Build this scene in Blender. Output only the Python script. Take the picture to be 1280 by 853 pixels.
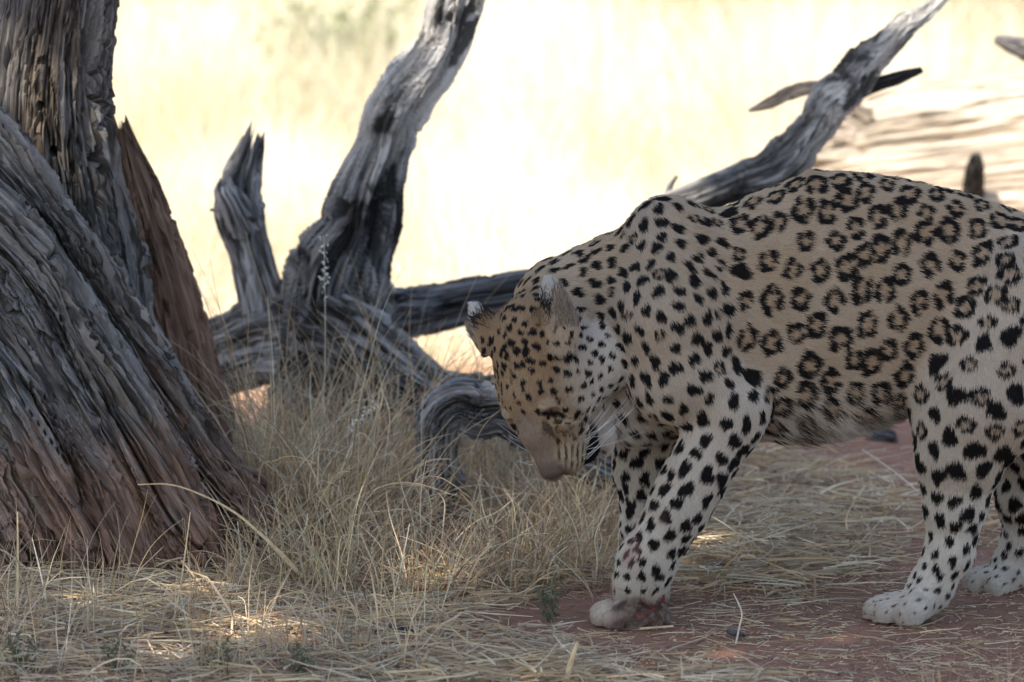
import bpy, math, random
import numpy as np
from mathutils import Vector, kdtree

for o in list(bpy.data.objects):
    bpy.data.objects.remove(o)
scene = bpy.context.scene
COL = scene.collection
random.seed(7)
RNG = np.random.default_rng(7)

# ------------------------------------------------------------------ camera
CAM = np.array((0.0, -8.0, 1.4))
PITCH = math.radians(6.75)
FOC = 6400.0                       # focal length in photograph pixels (1280 wide)
cd = bpy.data.cameras.new('camera')
cd.sensor_width = 36.0
cd.lens = FOC / 1280.0 * 36.0
cd.clip_start = 0.1
cd.clip_end = 3000.0
cd.dof.use_dof = True
cd.dof.focus_distance = 8.18
cd.dof.aperture_fstop = 5.2
cam = bpy.data.objects.new('camera', cd)
COL.objects.link(cam)
cam.location = CAM
cam.rotation_euler = (math.radians(90) - PITCH, 0, 0)
scene.camera = cam

# ------------------------------------------------------------------ sky and sun
SUN_TO = np.array((-0.50, -0.70, 1.0))
SUN_TO = SUN_TO / np.linalg.norm(SUN_TO)          # points from the scene to the sun
elev = math.asin(SUN_TO[2])
azim = math.atan2(SUN_TO[0], SUN_TO[1])           # clockwise from +Y
world = bpy.data.worlds.new('World')
scene.world = world
world.use_nodes = True
wn = world.node_tree.nodes
wl = world.node_tree.links
sky = wn.new('ShaderNodeTexSky')
sky.sky_type = 'NISHITA'
sky.sun_disc = False
sky.sun_elevation = elev
sky.sun_rotation = azim
bg = wn['Background']
wl.new(sky.outputs['Color'], bg.inputs['Color'])
bg.inputs['Strength'].default_value = 0.12
sd = bpy.data.lights.new('sun', 'SUN')
sd.energy = 4.2
sd.angle = math.radians(0.5)
sd.color = (1.0, 0.94, 0.84)
sun = bpy.data.objects.new('sun', sd)
COL.objects.link(sun)
sun.location = (-10, -14, 20)
sun.rotation_euler = Vector(SUN_TO).to_track_quat('Z', 'Y').to_euler()
vs = scene.view_settings
vs.view_transform = 'Standard'
vs.look = 'None'
vs.gamma = 1.0
vs.use_curve_mapping = False
vs.exposure = 1.52
scene.cycles.max_bounces = 6
scene.cycles.diffuse_bounces = 4
scene.cycles.transparent_max_bounces = 6

# ------------------------------------------------------------------ helpers
FWD = np.array((0, math.cos(PITCH), -math.sin(PITCH)))
UPV = np.array((0, math.sin(PITCH), math.cos(PITCH)))
PX = 1.0 / 800.0                   # metres for one photograph pixel at the leopard


def at(px, py, Y):
    """World point on the plane at depth Y that a photograph pixel looks at."""
    r = FWD + (px - 640.0) / FOC * np.array((1.0, 0, 0)) + (426.5 - py) / FOC * UPV
    return CAM + r * ((Y - CAM[1]) / r[1])


def nrm(v):
    v = np.asarray(v, float)
    return v / (np.linalg.norm(v, axis=-1, keepdims=True) + 1e-12)


def _hash(ix, iy, iz, seed):
    h = (ix.astype(np.int64) * 374761393 + iy.astype(np.int64) * 668265263 +
         iz.astype(np.int64) * 2147483647 + seed * 974634777) & 0xFFFFFFFF
    h = ((h ^ (h >> 13)) * 1274126177) & 0xFFFFFFFF
    h = h ^ (h >> 16)
    return (h & 0xFFFFFF).astype(np.float64) / 0xFFFFFF


def noise(p, seed=0):
    """Smooth value noise in -1..1 at points p (N,3)."""
    p = np.asarray(p, float)
    i = np.floor(p).astype(np.int64)
    f = p - i
    f = f * f * f * (f * (f * 6 - 15) + 10)
    out = 0
    for a in (0, 1):
        wx = f[:, 0] if a else 1 - f[:, 0]
        for b in (0, 1):
            wy = f[:, 1] if b else 1 - f[:, 1]
            for c in (0, 1):
                wz = f[:, 2] if c else 1 - f[:, 2]
                out = out + wx * wy * wz * _hash(i[:, 0] + a, i[:, 1] + b, i[:, 2] + c, seed)
    return out * 2 - 1


def fbm(p, octaves=3, seed=0, gain=0.5):
    s, a, t = 0, 1.0, 0
    p = np.asarray(p, float)
    for k in range(octaves):
        s = s + a * noise(p * (2.0 ** k) + 17.3 * k, seed + k)
        t += a
        a *= gain
    return s / t


def sstep(a, b, x):
    t = np.clip((x - a) / (b - a), 0, 1)
    return t * t * (3 - 2 * t)


def mesh_np(name, verts, faces, mat, parent=None, smooth=True, attrs=None):
    """One mesh object from arrays; faces is (N,3) or (N,4)."""
    verts = np.asarray(verts, np.float32)
    faces = np.asarray(faces, np.int32)
    n, k = faces.shape
    me = bpy.data.meshes.new(name)
    me.vertices.add(len(verts))
    me.vertices.foreach_set('co', verts.ravel())
    me.loops.add(n * k)
    me.loops.foreach_set('vertex_index', faces.ravel())
    me.polygons.add(n)
    me.polygons.foreach_set('loop_start', np.arange(0, n * k, k, dtype=np.int32))
    me.polygons.foreach_set('loop_total', np.full(n, k, dtype=np.int32))
    me.polygons.foreach_set('use_smooth', np.full(n, smooth, dtype=bool))
    for an, (kind, val) in (attrs or {}).items():
        a = me.attributes.new(an, kind, 'POINT')
        if kind == 'FLOAT_VECTOR':
            a.data.foreach_set('vector', np.asarray(val, np.float32).ravel())
        elif kind == 'FLOAT_COLOR':
            v = np.ones((len(verts), 4), np.float32)
            v[:, :3] = val
            a.data.foreach_set('color', v.ravel())
        else:
            a.data.foreach_set('value', np.asarray(val, np.float32).ravel())
    me.update()
    me.validate()
    me.materials.append(mat)
    o = bpy.data.objects.new(name, me)
    COL.objects.link(o)
    if parent is not None:
        o.parent = parent
        o.matrix_parent_inverse = parent.matrix_world.inverted()
    return o


def empty(name, loc, label, cat, group=None):
    o = bpy.data.objects.new(name, None)
    o.location = loc
    o.empty_display_size = 0.05
    COL.objects.link(o)
    o['label'] = label
    o['category'] = cat
    if group:
        o['group'] = group
    bpy.context.view_layer.update()
    return o


def tag(o, label=None, cat=None, group=None, kind=None):
    for k, v in (('label', label), ('category', cat), ('group', group), ('kind', kind)):
        if v:
            o[k] = v
    return o


def strands(name, pts, rad, col, mat, parent=None):
    """Hair curves: pts (N,K,3), rad (N,K), col (N,3)."""
    n, k, _ = pts.shape
    hc = bpy.data.hair_curves.new(name)
    hc.add_curves([k] * n)
    hc.attributes['position'].data.foreach_set('vector', np.asarray(pts, np.float32).ravel())
    ra = hc.attributes.get('radius') or hc.attributes.new('radius', 'FLOAT', 'POINT')
    ra.data.foreach_set('value', np.asarray(rad, np.float32).ravel())
    c = np.ones((n, 4), np.float32)
    c[:, :3] = col
    ca = hc.attributes.new('tint', 'FLOAT_COLOR', 'CURVE')
    ca.data.foreach_set('color', c.ravel())
    hc.materials.append(mat)
    o = bpy.data.objects.new(name, hc)
    COL.objects.link(o)
    if parent is not None:
        o.parent = parent
        o.matrix_parent_inverse = parent.matrix_world.inverted()
    return o


class NT:
    """Tiny node-tree builder."""
    def __init__(self, name, rough=0.8, spec=0.3):
        self.m = bpy.data.materials.new(name)
        self.m.use_nodes = True
        self.t = self.m.node_tree
        self.b = self.t.nodes['Principled BSDF']
        self.b.inputs['Roughness'].default_value = rough
        self.b.inputs['Specular IOR Level'].default_value = spec

    def n(self, typ, **kw):
        nd = self.t.nodes.new(typ)
        for k, v in kw.items():
            if k.startswith('i_'):
                nd.inputs[k[2:].replace('_', ' ')].default_value = v
            else:
                setattr(nd, k, v)
        return nd

    def l(self, a, b):
        self.t.links.new(a, b)

    def attr(self, name):
        nd = self.n('ShaderNodeAttribute')
        nd.attribute_name = name
        return nd

    def ramp(self, fac, stops):
        r = self.n('ShaderNodeValToRGB')
        e = r.color_ramp.elements
        while len(e) < len(stops):
            e.new(0.5)
        for k, (p, c) in enumerate(stops):
            e[k].position = p
            e[k].color = (*c, 1) if len(c) == 3 else c
        self.l(fac, r.inputs['Fac'])
        return r.outputs['Color']

    def noise(self, vec, scale, detail=4, rough=0.6, dist=0.0):
        nd = self.n('ShaderNodeTexNoise')
        nd.inputs['Scale'].default_value = scale
        nd.inputs['Detail'].default_value = detail
        nd.inputs['Roughness'].default_value = rough
        nd.inputs['Distortion'].default_value = dist
        if vec is not None:
            self.l(vec, nd.inputs['Vector'])
        return nd.outputs['Fac']

    def mapping(self, vec, scale):
        nd = self.n('ShaderNodeMapping')
        nd.inputs['Scale'].default_value = scale
        self.l(vec, nd.inputs['Vector'])
        return nd.outputs['Vector']

    def mix(self, fac, a, b, mode='MIX'):
        nd = self.n('ShaderNodeMix', data_type='RGBA', blend_type=mode)
        for s, v in ((nd.inputs[0], fac), (nd.inputs[6], a), (nd.inputs[7], b)):
            if isinstance(v, (int, float)):
                s.default_value = v
            elif isinstance(v, tuple):
                s.default_value = (*v, 1)
            else:
                self.l(v, s)
        return nd.outputs[2]

    def bump(self, height, strength=0.5, dist=0.01, normal=None):
        nd = self.n('ShaderNodeBump')
        nd.inputs['Strength'].default_value = strength
        nd.inputs['Distance'].default_value = dist
        self.l(height, nd.inputs['Height'])
        if normal is not None:
            self.l(normal, nd.inputs['Normal'])
        return nd.outputs['Normal']

    def color(self, c):
        if isinstance(c, tuple):
            self.b.inputs['Base Color'].default_value = (*c, 1)
        else:
            self.l(c, self.b.inputs['Base Color'])
        return self

    def normal(self, nrm_):
        self.l(nrm_, self.b.inputs['Normal'])
        return self


def attr_mat(name, attr, rough=0.7, spec=0.2, trans=0.0):
    t = NT(name, rough, spec)
    a = t.attr(attr)
    t.color(a.outputs['Color'])
    if trans:
        tr = t.n('ShaderNodeBsdfTranslucent')
        t.l(a.outputs['Color'], tr.inputs['Color'])
        mx = t.n('ShaderNodeMixShader')
        mx.inputs[0].default_value = trans
        t.l(t.b.outputs[0], mx.inputs[1])
        t.l(tr.outputs[0], mx.inputs[2])
        t.l(mx.outputs[0], t.t.nodes['Material Output'].inputs['Surface'])
    return t.m


def surface_nets(F, origin, h):
    """Quad mesh of the zero level of the grid F."""
    ins = F < 0
    act = np.zeros(np.array(F.shape) - 1, bool)
    cnt = np.zeros(np.array(F.shape) - 1, np.int8)
    nx, ny, nz = F.shape
    offs = [(a, b, c) for a in (0, 1) for b in (0, 1) for c in (0, 1)]
    for a, b, c in offs:
        cnt += ins[a:nx - 1 + a, b:ny - 1 + b, c:nz - 1 + c]
    act = (cnt > 0) & (cnt < 8)
    ci = np.argwhere(act)
    idx = np.full(act.shape, -1, np.int64)
    idx[act] = np.arange(len(ci))
    val = {o: F[ci[:, 0] + o[0], ci[:, 1] + o[1], ci[:, 2] + o[2]] for o in offs}
    acc = np.zeros((len(ci), 3))
    num = np.zeros(len(ci))
    for o in offs:
        for ax in range(3):
            if o[ax] == 0:
                q = list(o)
                q[ax] = 1
                q = tuple(q)
                va, vb = val[o], val[q]
                cr = (va < 0) != (vb < 0)
                t = np.where(cr, va / np.where(cr, va - vb, 1), 0)
                p = np.zeros((len(ci), 3)) + np.array(o)
                p[:, ax] += t
                acc += p * cr[:, None]
                num += cr
    V = (ci + acc / num[:, None]) * h + origin
    quads = []
    for ax in range(3):
        s0 = [slice(1, -1)] * 3
        s0[ax] = slice(0, -1)
        s1 = [slice(1, -1)] * 3
        s1[ax] = slice(1, None)
        A, B = ins[tuple(s0)], ins[tuple(s1)]
        e = np.argwhere(A != B)
        base = e + 1
        base[:, ax] -= 1
        fl = A[tuple(e.T)]
        u, w = [(1, 2), (2, 0), (0, 1)][ax]
        def cell(du, dw):
            b = base.copy()
            b[:, u] -= du
            b[:, w] -= dw
            return idx[tuple(b.T)]
        q = np.stack([cell(1, 1), cell(0, 1), cell(0, 0), cell(1, 0)], 1)
        q[~fl] = q[~fl][:, ::-1]
        quads.append(q)
    Q = np.concatenate(quads)
    Q = Q[(Q >= 0).all(1)]
    return V, Q


def vnormals(V, Q):
    n = np.cross(V[Q[:, 2]] - V[Q[:, 0]], V[Q[:, 3 if Q.shape[1] == 4 else 1]] - V[Q[:, 1 if Q.shape[1] == 4 else 0]])
    if Q.shape[1] == 3:
        n = np.cross(V[Q[:, 1]] - V[Q[:, 0]], V[Q[:, 2]] - V[Q[:, 0]])
    N = np.zeros_like(V)
    for k in range(Q.shape[1]):
        for a in range(3):
            N[:, a] += np.bincount(Q[:, k], n[:, a], len(V))
    return nrm(N)


def vsmooth(V, Q, it=1, lam=0.5):
    E = np.concatenate([Q[:, [k, (k + 1) % Q.shape[1]]] for k in range(Q.shape[1])])
    E = np.concatenate([E, E[:, ::-1]])
    deg = np.bincount(E[:, 0], minlength=len(V))
    for _ in range(it):
        S = np.stack([np.bincount(E[:, 0], V[E[:, 1], a], len(V)) for a in range(3)], 1)
        V = V + lam * (S / np.maximum(deg, 1)[:, None] - V)
    return V

# ================================================================== ground
def ground_z(x, y):
    """Height of the ground in metres."""
    x = np.asarray(x, float)
    y = np.asarray(y, float)
    p = np.stack([x, y, np.zeros_like(x)], -1).reshape(-1, 3)
    far = sstep(4, 30, np.hypot(x, y)).ravel()
    h = .012 * noise(p * 1.7, 1) + .006 * noise(p * 6, 2) + .0028 * noise(p * 22, 3)
    h = h + far * .12 * noise(p * .13, 4) + .02 * sstep(2.2, 4, y.ravel()) * noise(p * .9, 8)
    calm = np.exp(-((p[:, 0] - .42) / .34) ** 2 - ((p[:, 1] - .12) / .28) ** 2)      # trodden flat where the leopard stands
    h = h * (1 - .9 * calm)
    h = h + .085 * np.exp(-((p[:, 0] + .62) / .26) ** 2 - ((p[:, 1] - .85) / .28) ** 2)  # soil heaped round the stump
    h = h + .05 * np.exp(-((p[:, 0] + .36) / .10) ** 2 - ((p[:, 1] - .72) / .16) ** 2)
    h = h + .05 * np.exp(-((p[:, 0] + .10) / .22) ** 2 - ((p[:, 1] - 1.2) / .4) ** 2)
    return h.reshape(x.shape)


def axis(lo, hi, fine, far, n):
    a = np.arange(lo, hi, fine)
    g = np.geomspace(1, far, n)
    return np.concatenate([lo - g[::-1] + 1 - fine, a, hi + g - 1])


gx = axis(-1.6, 1.6, .012, 1500, 60)
gy = axis(-1.0, 3.2, .012, 1500, 60)
XX, YY = np.meshgrid(gx, gy, indexing='ij')
GZ = ground_z(XX, YY)
ii = np.arange(XX.size).reshape(XX.shape)
gq = np.stack([ii[:-1, :-1], ii[1:, :-1], ii[1:, 1:], ii[:-1, 1:]], -1).reshape(-1, 4)
t = NT('red_soil', .95, .1)
tc = t.n('ShaderNodeNewGeometry').outputs['Position']
n1 = t.noise(tc, 3.0, 5, .65)
n2 = t.noise(tc, 38.0, 4, .7)
n3 = t.noise(tc, 260.0, 3, .7)
soil = t.ramp(n1, [(.3, (.235, .110, .064)), (.5, (.305, .143, .083)), (.7, (.385, .197, .12))])
soil = t.mix(.55, soil, t.ramp(n2, [(.3, (.15, .075, .052)), (.55, (.27, .14, .092)), (.75, (.40, .25, .175))]))
sep = t.n('ShaderNodeSeparateXYZ')
t.l(tc, sep.inputs[0])
# beyond the soil path the ground is covered with bleached grass litter
mr = t.n('ShaderNodeMapRange')
mr.inputs['From Min'].default_value = 2.6
mr.inputs['From Max'].default_value = 4.2
t.l(sep.outputs['Y'], mr.inputs['Value'])
dry = t.ramp(t.noise(tc, 6.0, 6, .7), [(.3, (.42, .29, .15)), (.5, (.56, .44, .26)), (.7, (.66, .56, .38))])
t.color(t.mix(mr.outputs[0], soil, dry))
b1 = t.bump(n2, .6, .006)
t.normal(t.bump(n3, .7, .0025, b1))
gnd = mesh_np('ground', np.stack([XX, YY, GZ], -1).reshape(-1, 3), gq, t.m)
tag(gnd, kind='structure')


# ================================================================== dead wood
def wood_mat(name, light, mid, dark, stain=0.0, stain_h=.25, bump=.7, sunlit_pale=None, warmth=.65, char=0.0):
    """Weathered wood: streaks along the grain, fine cracks, soil stain near the ground."""
    t = NT(name, .9, .06)
    g = t.attr('grain').outputs['Vector']
    a = t.noise(t.mapping(g, (26, 26, 1.6)), 1.0, 6, .72, .5)
    b = t.noise(t.mapping(g, (120, 120, 4)), 1.0, 4, .7, .3)
    c = t.noise(t.mapping(g, (7, 7, 2.0)), 1.0, 3, .6, .8)
    d = t.noise(t.mapping(g, (55, 55, 2.4)), 1.0, 3, .6, .4)
    col = t.ramp(a, [(.36, dark), (.48, mid), (.60, light)])
    col = t.mix(.5, col, t.ramp(b, [(.38, dark), (.5, mid), (.62, light)]))
    warm = tuple(np.array(mid) * np.array((1.2, .95, .72)))
    col = t.mix(t.ramp(c, [(.48, (0, 0, 0)), (.66, (warmth, warmth, warmth))]), col, warm)
    chk = t.ramp(d, [(.455, (0, 0, 0)), (.485, (1, 1, 1)), (.515, (1, 1, 1)), (.545, (0, 0, 0))])     # drying checks
    col = t.mix(t.mix(.75, (0, 0, 0), chk), col, tuple(np.array(dark) * .6))
    if stain:
        geo = t.n('ShaderNodeNewGeometry')
        sp = t.n('ShaderNodeSeparateXYZ')
        t.l(geo.outputs['Position'], sp.inputs[0])
        nz = t.noise(geo.outputs['Position'], 8.0, 6, .75)
        ad = t.n('ShaderNodeMath', operation='MULTIPLY_ADD')
        t.l(nz, ad.inputs[0])
        ad.inputs[1].default_value = -.9
        t.l(sp.outputs['Z'], ad.inputs[2])
        mr = t.n('ShaderNodeMapRange')
        mr.inputs['From Min'].default_value = stain_h - .45 + .12
        mr.inputs['From Max'].default_value = stain_h - .45 - .16
        mr.inputs['To Max'].default_value = stain
        t.l(ad.outputs[0], mr.inputs['Value'])
        col = t.mix(mr.outputs[0], col, t.ramp(b, [(.38, (.15, .078, .05)), (.62, (.36, .21, .145))]))
    if sunlit_pale:                          # paler upper wood, its sunlit brightness put into the colour
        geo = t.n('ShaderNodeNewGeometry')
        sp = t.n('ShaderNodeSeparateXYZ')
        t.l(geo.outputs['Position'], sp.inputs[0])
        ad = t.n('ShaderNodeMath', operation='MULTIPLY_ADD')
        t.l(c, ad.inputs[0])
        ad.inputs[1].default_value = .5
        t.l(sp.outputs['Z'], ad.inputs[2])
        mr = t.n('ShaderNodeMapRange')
        mr.inputs['From Min'].default_value = sunlit_pale + .18
        mr.inputs['From Max'].default_value = sunlit_pale + .32
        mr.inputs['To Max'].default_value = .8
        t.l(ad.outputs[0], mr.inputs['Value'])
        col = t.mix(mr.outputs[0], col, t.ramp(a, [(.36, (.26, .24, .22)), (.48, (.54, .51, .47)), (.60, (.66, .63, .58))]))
    if char:                            # scorched patches
        e = t.noise(t.mapping(g, (9, 9, 3.2)), 1.0, 5, .65, 1.0)
        col = t.mix(t.ramp(e, [(.50, (0, 0, 0)), (.56, (char, char, char))]), col, (.016, .015, .014))
    t.color(col)
    inv = t.n('ShaderNodeInvert')
    t.l(chk, inv.inputs['Color'])
    t.normal(t.bump(inv.outputs[0], bump * .8, .004, t.bump(b, bump, .007, t.bump(a, bump, .018))))
    return t.m


GREY = ((.31, .295, .28), (.16, .15, .143), (.05, .046, .043))
M_grey = wood_mat('weathered_grey_wood', *GREY)
M_archwood = wood_mat('ash_grey_root_wood', (.43, .415, .40), (.25, .24, .235), (.04, .037, .035))
M_silver = wood_mat('silver_grey_wood', (.34, .325, .31), (.17, .162, .155), (.04, .037, .034), sunlit_pale=.60, char=.85)
M_stump = wood_mat('weathered_stump_wood', (.28, .262, .245), (.13, .12, .11), (.03, .027, .025), .8, .21)
M_brown = wood_mat('brown_bark', (.30, .21, .15), (.17, .11, .078), (.06, .04, .03), .6, .45)
M_pale = wood_mat('bleached_wood', (.52, .45, .36), (.42, .355, .275), (.20, .16, .12), 0, 0, .4, warmth=.15)
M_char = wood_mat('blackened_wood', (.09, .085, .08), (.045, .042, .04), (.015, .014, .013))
M_root = wood_mat('dark_grey_root_wood', (.24, .23, .225), (.105, .10, .098), (.03, .028, .027))


def catmull(P, n):
    P = np.asarray(P, float)
    P = np.vstack([2 * P[0] - P[1], P, 2 * P[-1] - P[-2]])
    m = len(P) - 3
    t = np.linspace(0, m - 1e-9, n)
    i = t.astype(int)
    f = (t - i)[:, None]
    a, b, c, d = P[i], P[i + 1], P[i + 2], P[i + 3]
    return .5 * (2 * b + (c - a) * f + (2 * a - 5 * b + 4 * c - d) * f ** 2 + (3 * b - a - 3 * c + d) * f ** 3)


def limb_data(path, nl, na, seed, ridge=.10, crack=.012, lump=.12, kang=2.2, klen=5.0, twist=0.0, flat=1.0, flat_dir=(0, 1, 0),
              jag0=0.0, jag1=0.0, knots=()):
    """Tapered limb along path [(x, y, depth, radius px)]: fluted, cracked along the grain, broken ends."""
    C = np.array([np.r_[at(p[0], p[1], p[2]), p[3] * (8 + p[2]) / FOC] for p in path])
    S = catmull(C, nl)
    X, R = S[:, :3], np.maximum(S[:, 3], .002)
    T = nrm(np.gradient(X, axis=0))
    arc = np.r_[0, np.cumsum(np.linalg.norm(np.diff(X, axis=0), axis=1))]
    fd = np.array(flat_dir, float)
    A = nrm(fd - T * (T @ fd)[:, None])
    B = np.cross(T, A)
    th = np.linspace(0, 2 * math.pi, na, endpoint=False)
    TH = th[None, :] + twist * arc[:, None]
    ct, stn = np.cos(TH), np.sin(TH)
    rr = R[:, None]
    rm = R.mean()
    g = np.stack([ct * rm, stn * rm, np.broadcast_to(arc[:, None], ct.shape)], -1).reshape(-1, 3)
    q = np.stack([ct * kang, stn * kang, np.broadcast_to(arc[:, None] * klen, ct.shape)], -1).reshape(-1, 3)
    q = q + .42 * np.stack([noise(q * .8 + 5, seed + 7), noise(q * .8 + 9, seed + 8), 1.2 * noise(q * .9 + 2, seed + 14)], 1)
    sh = ct.shape
    lo = noise(q * .55 + 3, seed).reshape(sh)
    m1 = noise(q, seed + 1).reshape(sh)
    m2 = noise(q * np.array((2.3, 2.3, 1.3)), seed + 2).reshape(sh)
    m3 = noise(q * np.array((5.5, 5.5, 2.2)), seed + 3).reshape(sh)
    m4 = noise(q * np.array((13, 13, 4.5)), seed + 4).reshape(sh)
    disp = rr * (lump * lo + ridge * (1 - 2 * np.abs(m1)) + ridge * .55 * (1 - 2 * np.abs(m2)) + ridge * .32 * (1 - 2 * np.abs(m3)) + ridge * .26 * m4)
    disp = disp + rr * ridge * .55 * (np.round(m2 * 2.2 + lo) / 2.2 + .6 * np.round(m3 * 1.8 + m1) / 1.8)      # broken plates with sharp edges
    cr0 = sstep(.075, .0, np.abs(m1)) * sstep(-.2, .3, m2 + lo)
    cr1 = sstep(.13, .0, np.abs(m2)) * sstep(-.5, .1, lo + m1)
    cr2 = sstep(.22, .0, np.abs(m3)) * sstep(-.4, .2, -lo + .3 * m1)
    brk = sstep(.25, .45, noise(q * np.array((1.6, 1.6, .9)) + 40, seed + 12)).reshape(sh) * (.5 + .5 * m3)     # missing flakes
    disp = disp - np.minimum(crack, rr * .35) * (1.7 * cr0 + cr1 + .6 * cr2 + .30 * sstep(.25, .0, np.abs(m4)) * sstep(-.2, .3, m1) + .45 * brk)
    rad = rr + disp
    off = A[:, None, :] * (ct * rad)[..., None] * flat + B[:, None, :] * (stn * rad)[..., None]
    V = X[:, None, :] + off
    u = np.linspace(0, 1, nl)[:, None]
    ja = np.stack([np.cos(th) * 2.2, np.sin(th) * 2.2, 0 * th], -1)
    jn = noise(ja * 1.3 + seed, seed + 5) * .6 + noise(ja * 3.1 + seed, seed + 6) * .6 + .35 * noise(ja * 8 + seed, seed + 9)
    if jag1:
        V = V - T[:, None, :] * (jag1 * (.5 + jn)[None, :] * sstep(.70, 1, u) )[..., None]
    if jag0:
        V = V + T[:, None, :] * (jag0 * (.5 + jn)[None, :] * sstep(.30, 0, u))[..., None]
    for (px, py, r, h) in knots:        # holes: dents where the camera-facing surface meets a pixel
        c = at(px, py, float(np.mean([p[2] for p in path])))
        dd = np.hypot(V[..., 0] - c[0], (V[..., 2] - c[2]) * .75) / (r * PX)
        k = sstep(1.0, .55, dd) * (off @ np.array((0, -1, 0)) > 0)
        V = V - nrm(off) * (k * h)[..., None]
    V = V.reshape(-1, 3)
    I = np.arange(nl * na).reshape(nl, na)
    J = np.roll(I, -1, 1)
    F = np.stack([I[:-1], J[:-1], J[1:], I[1:]], -1).reshape(-1, 4)
    # hollow broken ends
    n = len(V)
    e0, e1 = V[I[0]], V[I[-1]]
    c0, c1 = e0.mean(0), e1.mean(0)
    i0 = c0 + (e0 - c0) * .55 + T[0] * R[0] * .35
    i1 = c1 + (e1 - c1) * .55 - T[-1] * R[-1] * .35
    V = np.vstack([V, i0, i1, c0 + T[0] * R[0] * .4, c1 - T[-1] * R[-1] * .4])
    A0 = n + np.arange(na)
    A1 = n + na + np.arange(na)
    r0, r1 = np.roll(A0, -1), np.roll(A1, -1)
    k0 = np.full(na, n + 2 * na)
    k1 = k0 + 1
    F = np.vstack([F, np.stack([J[0], I[0], A0, r0], -1), np.stack([I[-1], J[-1], r1, A1], -1)])
    tri = np.vstack([np.stack([r0, A0, k0, k0], -1), np.stack([A1, r1, k1, k1], -1)])
    g = np.vstack([g, g[I[0]] * .5, g[I[-1]] * .5, g[I[0][:1]] * 0, g[I[-1][:1]] * 0])
    return V, F, tri, g


def limb(name, path, mat, parent=None, nl=160, na=120, seed=1, **kw):
    V, F, tri, g = limb_data(path, nl, na, seed, **kw)
    F = np.vstack([np.vstack([F[:, [0, 1, 2]], F[:, [0, 2, 3]]]), tri[:, :3]])
    return mesh_np(name, V, F, mat, parent, False, {'grain': ('FLOAT_VECTOR', g)})


# ---- the big stump at the left
stump = empty('dead_tree_stump', at(120, 720, .6), 'massive grey dead tree stump with fluted roots at the left edge', 'tree stump')
limb('trunk', [(110, 700, 1.0, 125), (95, 520, .95, 112), (78, 400, .90, 98), (68, 300, .88, 92), (60, 200, .86, 80), (58, 110, .84, 69), (66, 20, .84, 64),
               (78, -80, .86, 62), (80, -230, .88, 60), (70, -380, .9, 56)], M_stump, stump, 420, 300, 11, ridge=.13, crack=.03, lump=.10, kang=2.6,
     klen=3.2, jag1=.10, knots=[(76, 182, 7, .05), (125, 193, 8, .05), (60, 125, 6, .03), (133, 207, 6, .03)])
RO = [
    ([(-110, 110, .70, 40), (-20, 195, .62, 44), (60, 290, .58, 40), (122, 385, .56, 40), (180, 480, .56, 42), (238, 570, .56, 40), (296, 640, .56, 36), (348, 696, .55, 26), (392, 742, .55, 10)], 21),
    ([(-130, 190, .62, 50), (-40, 270, .54, 50), (40, 360, .48, 48), (100, 460, .46, 50), (160, 560, .45, 50), (215, 650, .45, 46), (255, 720, .45, 34), (280, 770, .45, 12)], 22),
    ([(-140, 300, .56, 55), (-50, 390, .48, 54), (20, 480, .44, 54), (80, 580, .42, 54), (125, 660, .42, 50), (160, 730, .42, 38), (175, 780, .42, 14)], 23),
    ([(-150, 430, .52, 60), (-70, 520, .46, 60), (-10, 620, .44, 58), (30, 700, .44, 50), (45, 770, .44, 24)], 24),
    ([(120, 330, .72, 26), (150, 420, .68, 34), (200, 520, .66, 36), (262, 600, .64, 30), (318, 610, .62, 16), (330, 614, .62, 6)], 25),
    ([(190, 520, .66, 40), (260, 620, .64, 44), (318, 690, .62, 42), (366, 745, .62, 18)], 26)]
for k, (pth, sd_) in enumerate(RO):
    limb('root', pth, M_stump, stump, 380, 230, sd_, ridge=.20, crack=.026, lump=.16, kang=2.4, klen=4.2, twist=.5 * (-1) ** k, flat=.85)
limb('split_slab', [(240, 700, 1.12, 60), (236, 560, 1.12, 58), (222, 470, 1.12, 50), (200, 370, 1.12, 44), (178, 280, 1.12, 36), (162, 215, 1.12, 24), (153, 172, 1.12, 15), (150, 150, 1.12, 9)],
     M_brown, stump, 220, 130, 31, ridge=.10, crack=.02, lump=.12, klen=3, flat=.45, jag1=.05, knots=[(240, 420, 6, .02)])

# ---- the dead tree lying behind the grass, with its upright crooked limb
snag = empty('fallen_dead_tree', at(400, 590, 1.7), 'grey fallen dead tree with a tall crooked limb behind the dry grass', 'dead tree')
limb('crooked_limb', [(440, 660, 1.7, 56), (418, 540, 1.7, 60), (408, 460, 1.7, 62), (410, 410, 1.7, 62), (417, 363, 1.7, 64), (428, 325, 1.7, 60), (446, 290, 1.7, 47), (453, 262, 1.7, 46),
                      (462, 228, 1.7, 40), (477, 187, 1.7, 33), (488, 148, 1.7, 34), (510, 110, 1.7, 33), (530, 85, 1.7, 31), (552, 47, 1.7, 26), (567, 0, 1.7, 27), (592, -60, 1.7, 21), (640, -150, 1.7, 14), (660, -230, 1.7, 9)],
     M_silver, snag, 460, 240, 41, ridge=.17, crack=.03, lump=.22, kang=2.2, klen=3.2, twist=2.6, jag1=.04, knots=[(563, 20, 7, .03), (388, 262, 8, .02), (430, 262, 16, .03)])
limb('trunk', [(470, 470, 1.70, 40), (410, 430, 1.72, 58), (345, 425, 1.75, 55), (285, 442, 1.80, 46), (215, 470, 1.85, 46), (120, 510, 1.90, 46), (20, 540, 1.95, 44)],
     M_silver, snag, 260, 160, 42, ridge=.10, crack=.02, lump=.14, klen=3.0, jag1=.06)
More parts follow.
